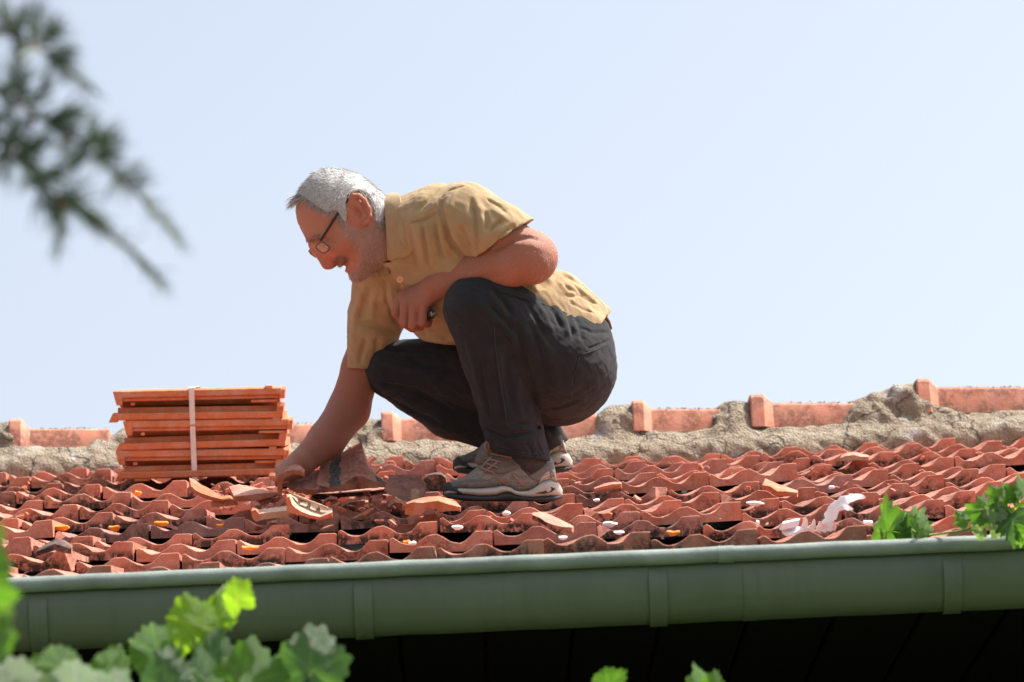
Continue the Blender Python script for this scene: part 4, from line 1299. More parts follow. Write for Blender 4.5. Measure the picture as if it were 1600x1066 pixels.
def m_mesh_fabric():
    m, n, p = mat('grey_shoe_mesh')
    co, _ = coords(n, False)
    v = n.nodes.new('ShaderNodeTexVoronoi'); v.inputs['Scale'].default_value = 310; v.inputs['Randomness'].default_value = 0.25
    n.links.new(co, v.inputs['Vector'])
    c = ramp(n, v.outputs['Distance'], [(0.24, (0.06, 0.052, 0.048)), (0.36, (0.25, 0.225, 0.205))])
    n.links.new(c, p.inputs['Base Color']); p.inputs['Roughness'].default_value = 0.85
    n.links.new(bump(n, v.outputs['Distance'], 0.002), p.inputs['Normal'])
    return m
M['shoe_mesh'] = m_mesh_fabric()
M['shoe_grey'] = simple('grey_suede', (0.135, 0.125, 0.115), 0.8, 0, 0.2, 90, 0.001, 300)
M['shoe_dark'] = simple('dark_rubber', (0.035, 0.036, 0.038), 0.7, 0, 0.25, 60, 0.001, 200)
M['shoe_cream'] = simple('cream_foam', (0.43, 0.40, 0.355), 0.6, 0, 0.12, 40, 0.001, 200)
M['shoe_tan'] = simple('tan_suede', (0.165, 0.152, 0.14), 0.8, 0, 0.15, 90)
M['shoe_stripe'] = simple('pinkish_trim', (0.25, 0.16, 0.13), 0.7, 0, 0.15, 90)
M['lace'] = simple('brown_lace', (0.24, 0.165, 0.135), 0.8, 0, 0.2, 200)
def make_shoe(dx, dy, dz, rot, label):
    ca, sa = math.cos(rot), math.sin(rot)
    def T(x, y, z):
        x, y, z = x-800, y-780, z
        x2, y2 = x*ca-y*sa, x*sa+y*ca
        return C(800+x2+dx, 780+y2+dy, z+dz)
    root = None
    def loft(name, x0, x1, lo, hi, wid, m, parent, n=40, arch=False, k=18, pw=2.6):
        xs = x0+(x1-x0)*(0.5-0.5*np.cos(np.linspace(0, math.pi, n)))
        V, Fc = [], []
        for x in xs:
            l, h, ww = lo(x), hi(x), wid(x)
            h = min(h, l-0.8)
            for i in range(k):
                a = 2*math.pi*i/k
                c, s_ = math.cos(a), math.sin(a)
                if arch:      # wide at the sole, drawn in towards the top
                    f = (s_+1)/2
                    z = ww*math.copysign(abs(c)**(2/pw), c)*(1-0.50*f**1.3*min(1, max(0, (l-h-14)/34)))
                else: z = ww*math.copysign(abs(c)**(2/5), c)
                y = (l+h)/2 - (l-h)/2*math.copysign(abs(s_)**(2/pw), s_)
                V.append(T(x, y, z))
        for j in range(n-1):
            for i in range(k):
                Fc.append((j*k+i, (j+1)*k+i, (j+1)*k+(i+1) % k, j*k+(i+1) % k))
        Fc.append(tuple(range(k))); Fc.append(tuple(reversed([(n-1)*k+i for i in range(k)])))
        return mk(name, W(np.array(V)), Fc, m, parent, True)
    sh = loft('shoe', 694, 871, lambda x: prof('mtop', x)+3, lambda x: prof('top', x), lambda x: prof('hw', x)-1.0, M['shoe_mesh'], man, arch=True)
    if label: sh['label'] = label
    loft('midsole', 694, 879, lambda x: prof('mbot', x)+1, lambda x: prof('mtop', x)-1, lambda x: prof('hw', x)+1.5, M['shoe_cream'], sh)
    loft('outsole', 692.5, 879, lambda x: prof('bot', x), lambda x: prof('mbot', x)-0.5, lambda x: prof('hw', x)+0.5, M['shoe_dark'], sh)
    loft('toe_guard', 691.8, 722, lambda x: prof('mbot', x)+1, lambda x: np.interp(x, [691, 694, 700, 710, 722], [764, 757, 752.5, 757, 770]), lambda x: prof('hw', x)+2.2, M['shoe_dark'], sh, n=20)
    def nearz(x, y):
        l, h, ww = prof('mtop', x)+3, min(prof('top', x), prof('mtop', x)+2), prof('hw', x)-1.0
        yy = np.clip(((l+h)/2-y)/((l-h)/2), -0.97, 0.97)
        s_ = math.copysign(abs(yy)**(1.3), yy); c = math.sqrt(max(0.0, 1-s_*s_)); f = (s_+1)/2
        return -ww*(c**(2/2.6))*(1-0.50*f**1.3*min(1, max(0, (l-h-14)/34)))
    def panel(name, outline, m, n=7, th=1.6):
        """a stitched-on panel: two edge lines (upper, lower) following the side of the shoe"""
        up, lo_ = outline
        A = []
        def samp(L, t):
            L = np.array(L, float); u = t*(len(L)-1); i = min(int(u), len(L)-2); return L[i]+(L[i+1]-L[i])*(u-i)
        V, Fc = [], []
        w_ = 15
        for lift in (th, -1.5):
            for i in range(n):
                for j in range(w_):
                    t = j/(w_-1)
                    p = samp(up, t)*(1-i/(n-1)) + samp(lo_, t)*(i/(n-1))
                    V.append(T(p[0], p[1], nearz(p[0], p[1])-lift))
        o = n*w_
        for i in range(n-1):
            for j in range(w_-1):
                a = i*w_+j
                Fc += [(a, a+w_, a+w_+1, a+1), (o+a, o+a+1, o+a+w_+1, o+a+w_)]
        e = [j for j in range(w_)]+[i*w_+w_-1 for i in range(1, n)]+[(n-1)*w_+j for j in range(w_-2, -1, -1)]+[i*w_ for i in range(n-2, 0, -1)]
        for q in range(len(e)): a, b = e[q], e[(q+1) % len(e)]; Fc.append((a, b, o+b, o+a))
        return mk(name, W(np.array(V)), Fc, m, sh, True)
    panel('toe_overlay', ([(704, 755), (725, 750), (750, 748), (768, 751), (778, 757)], [(708, 764), (725, 763), (750, 764), (768, 763), (779, 760)]), M['shoe_grey'])
    panel('toe_overlay', ([(728, 757), (748, 752.5), (768, 752), (774, 754)], [(730, 763), (748, 762.5), (766, 762), (776, 760)]), M['shoe_tan'], th=2.4)
    panel('eyelet_panel', ([(752, 724), (762, 711), (785, 712), (812, 712)], [(768, 740), (785, 741), (800, 736), (822, 726)]), M['shoe_grey'])
    panel('side_stripe', ([(803, 739), (812, 748), (822, 756), (829, 759)], [(800, 742), (808, 752), (817, 760), (825, 764)]), M['shoe_stripe'])
    panel('side_stripe', ([(779, 745), (790, 753), (797, 760)], [(776, 747), (786, 756), (793, 763)]), M['shoe_stripe'])
    panel('quarter_panel', ([(815, 726), (835, 738), (850, 728), (864, 722)], [(818, 731), (834, 750), (848, 752), (867, 745)]), M['shoe_tan'])
    panel('heel_counter', ([(846, 746), (856, 736), (867, 732)], [(840, 760), (856, 752), (870, 752)]), M['shoe_cream'])
    # heel window in the foam
    mb = MB(); q = [Vector(W(np.array(T(x, y, -prof('hw', x)-1.8)))) for x, y in [(836, 771), (850, 768), (862, 761), (868, 764), (862, 769), (850, 772)]]
    qb = [p + (PO*0 + FWD*0.006) for p in q]
    mb.add(q+qb, [(0,1,2,3,4,5)]+[(i, (i+1) % 6, 6+(i+1) % 6, 6+i) for i in range(6)])
    mb.build('heel_window', M['shoe_dark'], sh)
    # tongue, laces
    mb = MB(); mb.tube([Vector(W(np.array(T(*p)))) for p in [(750, 727, -6), (757, 714, -4), (764, 701, -2), (769, 692, 0)]], [0.016, 0.02, 0.02, 0.014], 10)
    mb.build('tongue', M['shoe_grey'], sh, True)
    for (a, b) in [((757, 716), (783, 722)), ((753, 722), (779, 731)), ((748, 729), (773, 740)), ((761, 708), (800, 715)), ((779, 720), (757, 738)), ((770, 712), (752, 731))]:
        mb = MB(); q = []
        for t in np.linspace(0, 1, 6):
            x, y = a[0]+(b[0]-a[0])*t, a[1]+(b[1]-a[1])*t
            q.append(Vector(W(np.array(T(x, y, min(nearz(x, y)-3.0, -6) - 1.5*math.sin(math.pi*t))))))
        mb.tube(q, 0.0026, 6); mb.build('lace', M['lace'], sh, True)
    mb = MB(); q = [Vector(W(np.array(T(*p)))) for p in [(762, 706, -22), (757, 697, -26), (759, 690, -26), (763, 692, -24), (764, 704, -20)]]
    mb.tube(q, 0.0026, 6); mb.build('lace', M['lace'], sh, True)
    return sh
make_shoe(0, 0, 0, 0.0, None)
make_shoe(16, -43, 188, R(-2.0), None)
# dark socks inside the cuffs
for (a, b, r) in [((812, 700, 0), (838, 735, 0), 27), ((850, 672, 188), (866, 700, 188), 27)]:
    mb = MB(); mb.tube([Vector(W(np.array(C(*a)))), Vector(W(np.array(C(*b))))], r*UM, 14)
    mb.build('sock', M['shoe_dark'], man, True)

# ---- spectacles
gl_ = MB()
def V_(x, y, z): return Vector(W(np.array(C(x, y, z))))
gl_.tube([V_(548, 307, ZH-51), (V_(541, 315, ZH-53)), V_(520, 346, ZH-54), V_(501, 376, ZH-49)], [0.0022, 0.0028, 0.003, 0.0034], 6)
gl_.tube([V_(548, 307, ZH+51), (V_(541, 315, ZH+53)), V_(512, 352, ZH+54), V_(483, 394, ZH+49)], [0.0022, 0.0028, 0.003, 0.0034], 6)
glasses = gl_.build('glasses', M['black'], man, True)
def lens_pts(sgn):
    # rounded rectangle low on the nose; its upper edge under the brow, its lower edge towards the cheek
    out = []
    for i in range(20):
        a = 2*math.pi*i/20
        c = math.copysign(abs(math.cos(a))**0.6, math.cos(a)); s_ = math.copysign(abs(math.sin(a))**0.6, math.sin(a))
        zc = ZH+sgn*28+c*20
        f = (zc-(ZH-48))/96
        v = (s_+1)/2
        if sgn < 0:
            u = (c+1)/2
            out.append((502.5-11*u+14.5*v, 376.5+10*u+11*v, ZH-56+18*u))
        else:
            out.append((500-18*f+12*v, 378.5+15.5*f+9.5*v, zc))
    return out
mgl, n_, p_ = mat('spectacle_glass')
p_.inputs['Transmission Weight'].default_value = 0.9; p_.inputs['Roughness'].default_value = 0.02; p_.inputs['IOR'].default_value = 1.05
p_.inputs['Base Color'].default_value = (0.95, 0.9, 0.88, 1); p_.inputs['Specular IOR Level'].default_value = 1.0
M['rim'] = simple('dark_metal_rim', (0.10, 0.07, 0.065), 0.3, 0.6)
for sgn in (-1, 1):
    L_ = [V_(*p) for p in lens_pts(sgn)]
    mb = MB(); mb.tube(L_+[L_[0]], 0.0016, 5, cap=False); mb.build('rim', M['rim'], glasses, True)
    c_ = sum(L_, Vector())/20
    a = V_(482, 396, ZH)-V_(492, 386, ZH); a.normalize()
    vv = [p - a*0.0006 for p in L_]+[p + a*0.0006 for p in L_]
    mk('lens', vv, [tuple(range(20)), tuple(range(39, 19, -1))]+[(i, (i+1) % 20, 20+(i+1) % 20, 20+i) for i in range(20)], mgl, glasses)
mb = MB(); mb.tube([V_(493.5, 386, ZH-9), V_(488, 386, ZH), V_(490.5, 389, ZH+9)], 0.0014, 5); mb.build('bridge', M['rim'], glasses, True)

# ---- the small tool he keeps in his fist
tool = MB()
ax_a, ax_b = V_(640, 498, 46), V_(675, 491, 6)
d_ = (ax_b-ax_a).normalized()
tool.tube([ax_a, ax_b, ax_b+d_*0.004], [0.0085, 0.0105, 0.009], 14)
tb = tool.build('pocket_tool', M['black'], None, True)
tag(tb, 'small black pocket tool with a bright metal end clenched in his left fist', 'tool')
mb = MB(); ring(mb, ax_b+d_*0.004, d_, 0.006, 0.0018); mb.tube([ax_b+d_*0.002, ax_b+d_*0.0062], 0.0028, 8); mb.build('metal_end', M['steel'], tb, True)

# ------------------------------------------------------------------ bundle of six new tiles
BD = None
bx_, bs_ = slope_at(316, 752, 0.04)
BDP = roof_pt(bx_, bs_, 0.04)
BDEP = (BDP-CAM).dot(FWD)
def bp_(px, py): return at(px, py, BDEP)
bund = empty('tile_bundle', Vector(bp_(316, 748)), 'strapped bundle of six new bright orange roof tiles standing on the roof beside the man', 'tile bundle')
ex = (bp_(440, 745)-bp_(190, 750)).normalized()          # along the long edge
ez = (bp_(299, 607)-bp_(304, 745)); ez.normalize()
ey = ez.cross(ex).normalized(); ez = ex.cross(ey).normalized()
def px2m(p): return p*BDEP/FPX
def slab_tile(o, Lx, up, seed):
    """new interlocking tile seen along its long edge; o = front lower left corner, thickness about 24 px"""
    r = random.Random(seed)
    H = px2m(24.0); Wd = 0.245
    tl = r.uniform(-.010, .010); ex = (globals()['ex'] + globals()['ez']*tl).normalized(); ez = (globals()['ez'] - globals()['ex']*tl).normalized()
    mb = MB()
    def prism(x0, x1, sec, mi=0, skew0=0.0, skew1=0.0):
        n = len(sec)
        v = [o + ex*(x0+skew0*z) + ey*y + ez*z for y, z in sec] + [o + ex*(x1+skew1*z) + ey*y + ez*z for y, z in sec]
        f = [tuple(reversed(range(n))), tuple(range(n, 2*n))] + [(i, (i+1) % n, n+(i+1) % n, n+i) for i in range(n)]
        mb.add(v, f, mi)
    e = px2m
    if up:
        prism(0.0, Lx, [(0.003, H*.50), (-e(1.0), H*.56), (0.002, H*.93), (0.010, H), (Wd, H), (Wd, H*.5)])
        prism(e(9), Lx-e(5), [(0.010, H*.27), (0.0045, H*.30), (0.006, H*.50), (0.03, H*.50), (0.03, H*.27)])
        prism(e(2), e(11), [(0.002, H*.02), (-e(1.4), H*.45), (0.001, H*.95), (0.05, H*.95), (0.05, H*.02)], skew0=-0.25)
        prism(Lx-e(26), Lx-e(14), [(0.0, H*.9), (0.004, H*1.12), (0.04, H*1.12), (0.04, H*.9)])
        prism(e(24), e(30), [(0.004, 0.0), (0.004, H*.2), (0.03, H*.2), (0.03, 0)])
        prism(Lx-e(48), Lx-e(8), [(0.004, H*.03), (0.003, H*.2), (0.03, H*.2), (0.03, H*.03)])
        prism(Lx-e(4), Lx+e(4), [(0.004, H*.25), (0.0, H*.5), (0.004, H*.88), (0.05, H*.88), (0.05, H*.25)], skew1=0.1)
        prism(e(4), Lx-e(4), [(0.06, -H*.08), (0.06, H*.5), (0.15, H*.5), (0.15, -H*.08)])
    else:
        prism(0.0, Lx, [(0.004, 0.0), (-e(1.6), H*.08), (-e(2.2), H*.40), (-e(1.6), H*.47), (0.004, H*.47), (Wd, H*.47), (Wd, 0.0)])
        prism(e(3), Lx-e(10), [(0.020, H*.46), (0.026, H*.84), (0.04, H*.84), (0.04, H*.46)])
        prism(Lx-e(12), Lx-e(1), [(-e(1.5), H*.05), (-e(1.8), H*.8), (0.004, H*1.05), (0.05, H*1.05), (0.05, H*.05)], skew0=0.15, skew1=0.15)
        prism(-e(9), e(2), [(0.001, -H*.12), (-e(1.2), H*.2), (0.001, H*.5), (0.06, H*.5), (0.06, -H*.12)], skew0=0.45, skew1=0.3)
        prism(e(20), e(44), [(0.002, -H*.14), (0.002, H*.05), (0.04, H*.05), (0.04, -H*.14)])
        prism(e(4), Lx-e(4), [(0.10, H*.4), (0.10, H*.96), (0.14, H*.96), (0.14, H*.4)])
    ob = mb.build('new_roof_tile', M['new_tile'], bund)
    mod = ob.modifiers.new('edge', 'BEVEL'); mod.width = 0.0016; mod.segments = 2; mod.limit_method = 'ANGLE'; mod.angle_limit = R(40)
    return ob
# (left, right, bottom y, face up) in the photograph
LAY = [(190, 440, 748, False), (184, 446, 726, True), (190, 446, 703, False), (196, 452, 679.5, True), (180, 442, 656, False), (180, 440, 633, True)]
for i, (xl, xr, yb, up) in enumerate(LAY):
    yb_l = yb + 1.6
    o = bp_(xl, yb_l) + ey*0.004*((i % 3)-1)
    slab_tile(o, px2m(xr-xl), up, i)
mb = MB()
sw = px2m(4.2)
fr_pts = [bp_(304.5, 749)-ey*0.004, bp_(302, 690)-ey*0.0045, bp_(299.5, 612)-ey*0.0045, bp_(299.2, 606.2)-ey*0.002, bp_(299.2, 605.2)+ey*0.008, bp_(299.2, 605.2)+ey*0.24, bp_(304.5, 749)+ey*0.25]
V = []
for p in fr_pts: V += [p-ex*sw, p+ex*sw]
n = len(V)
V += [q + ey*0.0008 - ez*0.0008 for q in V]
Fc = []
for i in range(len(fr_pts)-1): Fc += [(2*i, 2*i+2, 2*i+3, 2*i+1), (n+2*i, n+2*i+1, n+2*i+3, n+2*i+2)]
for i in range(len(fr_pts)-1):
    Fc += [(2*i, n+2*i, n+2*i+2, 2*i+2), (2*i+1, 2*i+3, n+2*i+3, n+2*i+1)]
mk('strap', V, Fc, M['strap'], bund)

# ------------------------------------------------------------------ broken tiles
def shard(label, front, back, base, mat_top, mat_front, dback=0.10, h=0.03, seed=1, thick=0.012, stripe=None, name='broken_tile', ref=None):
    """a broken tile: its near edge, far edge and lower front edge, each a row of picture points at the piece's own depth"""
    r = random.Random(seed)
    rx, ry = ref or base[len(base)//2]
    X_, S_ = slope_at(rx, ry, h)
    D0 = (roof_pt(X_, S_, h)-CAM).dot(FWD)
    def res(L, n):
        L = np.array(L, float); u = np.linspace(0, len(L)-1, n)
        return np.stack([np.interp(u, np.arange(len(L)), L[:, i]) for i in (0, 1)], 1)
    n = 4*max(len(front), len(back))-3; m = 8
    F_, B_, S0 = res(front, n), res(back, n), res(base, n)
    V, Fc, mi = [], [], []
    top = []
    for j in range(m):
        f = j/(m-1)
        for i in range(n):
            p = F_[i]*(1-f)+B_[i]*f
            jag = (r.uniform(-1, 1) if j == m-1 or i in (0, n-1) else r.uniform(-.2, .2))*0.9
            st = stripe and any(a <= i/(n-1) <= b and f < c for a, b, c in stripe)
            top.append(at(p[0]+jag*.6, p[1]+jag*.5, D0+dback*f) + UPV*(r.uniform(0.0, 0.0022) if st else 0))
    V += top
    for j in range(m-1):
        for i in range(n-1):
            a = j*n+i; Fc.append((a, a+1, a+n+1, a+n))
            u, f = (i+.5)/(n-1)+r.uniform(-.012, .012), (j+.5)/(m-1)
            mi.append(2 if stripe and any(p <= u <= q and f < c for p, q, c in stripe) else 0)
    o = len(V)
    nn = (at(rx, ry-10, D0)-at(rx, ry, D0)).normalized()
    for j in range(m):                                   # underside
        for i in range(n):
            if j == 0: V.append(at(S0[i][0]+r.uniform(-.3, .3), S0[i][1]+r.uniform(-.5, .5), D0+0.002))
            else: V.append(top[j*n+i] - nn*thick + FWD*0.004)
    for j in range(m-1):
        for i in range(n-1):
            a = o+j*n+i; Fc.append((a, a+n, a+n+1, a+1)); mi.append(1)
    for i in range(n-1):
        Fc.append((i, o+i, o+i+1, i+1)); mi.append(1)
        a, b = (m-1)*n+i, o+(m-1)*n+i
        Fc.append((a, a+1, b+1, b)); mi.append(3)
    for j in range(m-1):
        for i in (0, n-1):
            q = (j*n+i, (j+1)*n+i, o+(j+1)*n+i, o+j*n+i)
            Fc.append(q if i == 0 else q[::-1]); mi.append(3)
    ob = mk(name, V, Fc, [M[mat_top], M[mat_front], M['lichen'], M['break']], None, False, mi)
    try:
        ob.data.polygons.foreach_set('use_smooth', np.ones(len(ob.data.polygons), dtype=bool)); ob.data.set_sharp_from_angle(angle=R(35))
    except Exception: pass
    return tag(ob, label, 'broken tile', 'broken tiles on the roof')

shard('large broken tile tipped up beside the hand, with a grey lichen stripe down its trough',
      [(495,757),(505,760),(515,762),(525,761),(535,756),(545,750),(556,745),(566,744),(576,749),(590,754),(604,754),(613,756)],
      [(504,707),(511,711),(518,713),(526,711),(535,707),(543,702),(551,697),(559,693),(565,690),(571,712),(577,733),(583,744)],
      [(496,771),(520,769),(550,766),(580,763),(613,760)], 'tile_shard', 'tile_front', 0.13, 0.05, 1, 0.012, [(0.17, 0.33, 0.93), (0.80, 0.90, 0.22)], ref=(555, 775))
shard('flat sooty tile lying under the lichen-striped broken tile', [(486,772),(510,772),(540,770),(580,768),(606,764)], [(492,768),(515,766),(545,764),(585,762),(608,758)],
      [(488,780),(512,781),(540,776),(575,773),(604,768)], 'tile_shard', 'black_tile', 0.10, 0.03, 2, ref=(550, 785))
shard('pinkish curved tile fragment between the hand and the lichen-striped tile', [(449,759),(462,764),(474,763),(486,766),(497,764)], [(461,739),(472,740),(482,737),(492,735),(501,734)],
      [(452,764),(464,771),(476,772),(488,774),(497,771)], 'tile_shard', 'break', 0.10, 0.04, 3, ref=(475, 785))
shard('upright tile end standing on its edge right beside the fingers', [(434,772),(433,756),(435,743),(446,737),(459,734),(470,736),(475,741)],
      [(437,769),(438,752),(442,738),(451,729),(461,725),(470,728),(476,734)], [(441,774),(441,758),(442,748),(450,744),(460,741),(469,742),(473,745)], 'tile_shard', 'break', 0.07, 0.05, 4, ref=(450, 786))
shard('greyish broken tile with a knob, lying between the lichen-striped tile and the black tile end', [(600,764),(614,771),(630,777),(645,781),(656,779),(664,768)], [(608,742),(624,742),(640,741),(652,742),(660,748),(665,757)],
      [(602,768),(615,776),(630,782),(645,786),(657,784),(664,773)], 'tile_shard', 'cream', 0.14, 0.035, 5, ref=(635, 786))
shard('small knob-shaped clay lug beside the black tile end', [(642,770),(648,767),(655,770)], [(643,765),(648,763),(654,765)], [(643,780),(648,781),(655,779)], 'cream', 'cream', 0.02, 0.045, 6, ref=(648, 786))
shard('soot-black tile end against the toe of the near shoe', [(661,753),(664,747),(670,743),(680,741),(690,742),(696,747),(698,753)], [(662,750),(665,744),(671,740),(680,738),(690,739),(696,743),(698,750)],
      [(662,770),(668,770),(680,769),(690,768),(697,767)], 'black_tile', 'black_tile', 0.20, 0.02, 7, ref=(680, 775))
shard('jagged broken tile with a bright orange snapped edge below the toe of the near shoe', [(634,788),(645,785),(660,786),(672,784),(685,783),(700,788),(721,793)], [(637,784),(650,780),(660,777),(672,776),(685,775),(700,779),(713,784)],
      [(632,804),(645,806),(658,805),(668,794),(682,795),(690,800),(719,796)], 'break', 'break', 0.09, 0.035, 8, ref=(675, 808))
shard('upturned tile fragment with a plain cream underside, below the fingers', [(404,803),(420,801),(436,799),(452,797)], [(404,796),(420,794),(436,792),(452,789)],
      [(406,813),(420,811),(436,809),(452,806)], 'cream', 'cream', 0.05, 0.03, 9, ref=(428, 815))
shard('small orange tile corner left of the cream fragments', [(393,799),(399,797),(404,802)], [(394,794),(400,794),(404,797)], [(396,812),(401,815),(406,814)], 'break', 'break', 0.05, 0.03, 10, ref=(400, 817))
fr2 = shard('upturned tile fragment with cream ribs and an orange rim, nearer the shoe', [(447,778),(452,776),(456,788),(462,794),(470,799),(485,805),(500,808),(519,801)],
      [(450,772),(455,773),(462,776),(470,784),(480,785),(492,788),(506,791),(519,795)], [(449,801),(456,803),(463,804),(472,806),(485,810),(500,812),(518,805)], 'cream', 'break', 0.07, 0.03, 11, ref=(485, 816))
DF = (fr2.location-CAM).dot(FWD)
for (a, b, wv) in [((468,786),(462,800),2.2), ((484,789),(480,806),2.2), ((500,792),(497,808),2.0), ((458,776),(512,797),1.8), ((466,796),(508,806),1.6)]:
    rb = MB(); p0, p1 = at(*a, DF+0.012), at(*b, DF-0.012); t_ = (p1-p0).normalized(); s_ = t_.cross(FWD).normalized(); n_3 = s_.cross(t_)
    rb.box((p0+p1)/2 + UPV*0.004, ((p1-p0).length/2, wv*DF/FPX, 0.006), Matrix((t_, s_, n_3)).transposed(), bev=0.001)
    r_ = rb.build('rib', M['cream'], None); WLOC[fr2] = fr2.location.copy(); r_.parent = fr2; r_.location = r_.location - fr2.location
shard('tilted orange tile slab in front of the fingers, its left edge lit pale', [(366,776),(380,775),(395,773),(410,771),(434,770)], [(358,760),(374,757),(390,760),(405,763),(421,767)],
      [(368,783),(385,784),(405,782),(420,778),(434,772)], 'tile_shard', 'break', 0.11, 0.04, 12, ref=(400, 790))
shard('curled orange tile chip leaning below the strap of the bundle', [(299,760),(305,766),(315,771),(330,776),(350,781)], [(296,747),(304,749),(314,757),(326,763),(341,772)],
      [(301,764),(307,770),(316,776),(331,781),(350,784)], 'break', 'break', 0.06, 0.04, 13, ref=(325, 790))
shard('orange rubble flake in the row left of the hand', [(330,786),(345,782),(360,781),(372,784)], [(334,780),(346,776),(358,774),(370,779)], [(332,792),(345,792),(360,790),(371,789)], 'break', 'break', 0.06, 0.03, 14, ref=(350, 795))
shard('slanting wedge of broken tile below the heel of the near shoe', [(831,804),(843,809),(852,815),(864,820),(878,823),(894,824)], [(833,801),(843,800),(853,801),(866,807),(880,814),(896,822)],
      [(833,808),(843,815),(852,822),(864,831),(874,836),(893,829)], 'tile_shard', 'tile_front', 0.09, 0.04, 15, ref=(865, 836))
shard('orange broken tile corner sunk in a dark gap in the right half of the roof', [(1191,758),(1203,760),(1215,768),(1228,768),(1246,770)], [(1196,748),(1206,752),(1217,757),(1228,760),(1247,767)],
      [(1192,763),(1203,768),(1212,776),(1228,776),(1245,774)], 'break', 'break', 0.09, 0.03, 16, ref=(1215, 780))
shard('crumbled pale tile fragment below the cracked mortar mound', [(1312,716),(1322,712),(1335,711),(1346,714),(1358,714)], [(1316,711),(1326,707),(1336,706),(1347,709),(1357,711)],
      [(1313,720),(1324,720),(1336,719),(1346,719),(1357,718)], 'tile_shard', 'cream', 0.08, 0.035, 17, ref=(1335, 722))
shard('thin tile sliver lying just right of the near shoe heel', [(928,764),(942,760),(956,757),(971,756)], [(930,761),(944,756),(957,753),(971,753)], [(930,767),(943,765),(957,762),(970,759)], 'tile_shard', 'break', 0.06, 0.035, 18, ref=(950, 770))
shard('blackened crumbling tile corner near the gutter at the left', [(57,862),(70,857),(86,850),(97,853),(112,858)], [(60,858),(74,848),(88,842),(101,844),(113,852)], [(57,867),(71,865),(86,860),(98,864),(111,866)], 'black_tile', 'black_tile', 0.10, 0.03, 19, ref=(85, 870))

# rubble: countless small chips in and round the heap
def rubble():
    r = random.Random(77); mb = MB()
    spots = [(r.gauss(500, 75), r.gauss(775, 20)) for _ in range(150)] + [(r.uniform(330, 440), r.uniform(765, 800)) for _ in range(35)] + [(r.uniform(600, 720), r.uniform(760, 800)) for _ in range(30)] + [(r.uniform(0, 1450), r.uniform(700, 850)) for _ in range(110)]
    for (px, py) in spots:
        if not (330 < px < 1500 or py > 760) or py > 826: continue
        h = r.uniform(0.018, 0.05) if 400 < px < 640 and 745 < py < 800 else 0.02
        X_, S_ = slope_at(px, py, h); P = roof_pt(X_, S_, h)
        q = r.uniform(0.004, 0.016)*(1.25 if 400 < px < 640 else 0.7)
        n = r.randint(4, 6)
        rot = Euler((r.uniform(-.7, .7)+ALPHA, r.uniform(-.6, .6), r.uniform(0, 6.3))).to_matrix()
        ex_ = r.uniform(.9, 1.9); ol = [(math.cos(2*math.pi*i/n)*q*ex_*r.uniform(.5, 1.3), math.sin(2*math.pi*i/n)*q*r.uniform(.4, 1.2)) for i in range(n)]
        th = q*r.uniform(.12, .38)
        V = [P+rot @ Vector((x, y, th)) for x, y in ol]+[P+rot @ Vector((x*1.1, y*1.1, -th)) for x, y in ol]
        mb.add(V, [tuple(range(n)), tuple(reversed(range(n, 2*n)))]+[(i, n+i, n+(i+1) % n, (i+1) % n) for i in range(n)], 0 if r.random() < .72 else (1 if r.random() < .7 else 2))
    o = mb.build('rubble', [M['tile_shard'], M['break'], M['cream']], None, False, 'stuff')
    o['label'] = 'small red and orange tile chips strewn over the roof around the heap'
rubble()

# ------------------------------------------------------------------ bright orange crumbs and torn white scraps
def flake(name, px, py, wpx, hpx, seed, m, label, cat, group, curl=0.3, h=0.016):
    r = random.Random(seed)
    X, S = slope_at(px, py, h); P = roof_pt(X, S, h)
    D = (P-CAM).dot(FWD); k = D/FPX
    n = 9
    V = []
    up = (UPV*0.75 - FWD*0.4).normalized(); rt = RGT
    nn = rt.cross(up)
    ol = []
    for i in range(n):
        a = 2*math.pi*i/n + r.uniform(-.2, .2)
        q = r.uniform(0.65, 1.1)
        ol.append((math.cos(a)*wpx/2*q, math.sin(a)*hpx/2*q))
    c0 = P
    for side in (1, -1):
        V.append(c0 + nn*0.004*side)
        for (x, y) in ol:
            bend = curl*((x/(wpx/2))**2)*hpx*0.5
            V.append(c0 + rt*x*k + up*(y+bend)*k + nn*(0.003*side + r.uniform(-.001, .001)))
    Fc = [(0, 1+i, 1+(i+1) % n) for i in range(n)] + [(n+1, n+2+(i+1) % n, n+2+i) for i in range(n)] + [(1+i, n+2+i, n+2+(i+1) % n, 1+(i+1) % n) for i in range(n)]
    o = mk(name, V, Fc, m)
    return tag(o, label, cat, group)
OR = [(94, 821, 34, 12, 'curved bright orange fragment in a trough near the left edge'), (179, 820, 20, 11, 'chunky bright orange fragment right of the curved one'),
      (251, 814, 26, 9, 'bright orange fragment in a trough below the bundle'), (344, 817, 12, 7, 'small orange fragment below the cream ribbed pieces'),
      (390, 847, 26, 6, 'flat orange sliver near the gutter below the hand'), (636, 850, 13, 6, 'small orange crumb near the gutter below the near shoe'),
      (1052, 845, 20, 9, 'orange crumb against the gutter lip below the torn scraps'), (215, 780, 14, 9, 'dull orange crumb in the row below the bundle')]
for i, (x, y, ww, hh, lab) in enumerate(OR):
    flake('orange_fragment', x, y, ww, hh, 100+i, M['orange'], lab, 'fragment', 'orange fragments on the tiles', 0.5, 0.022)
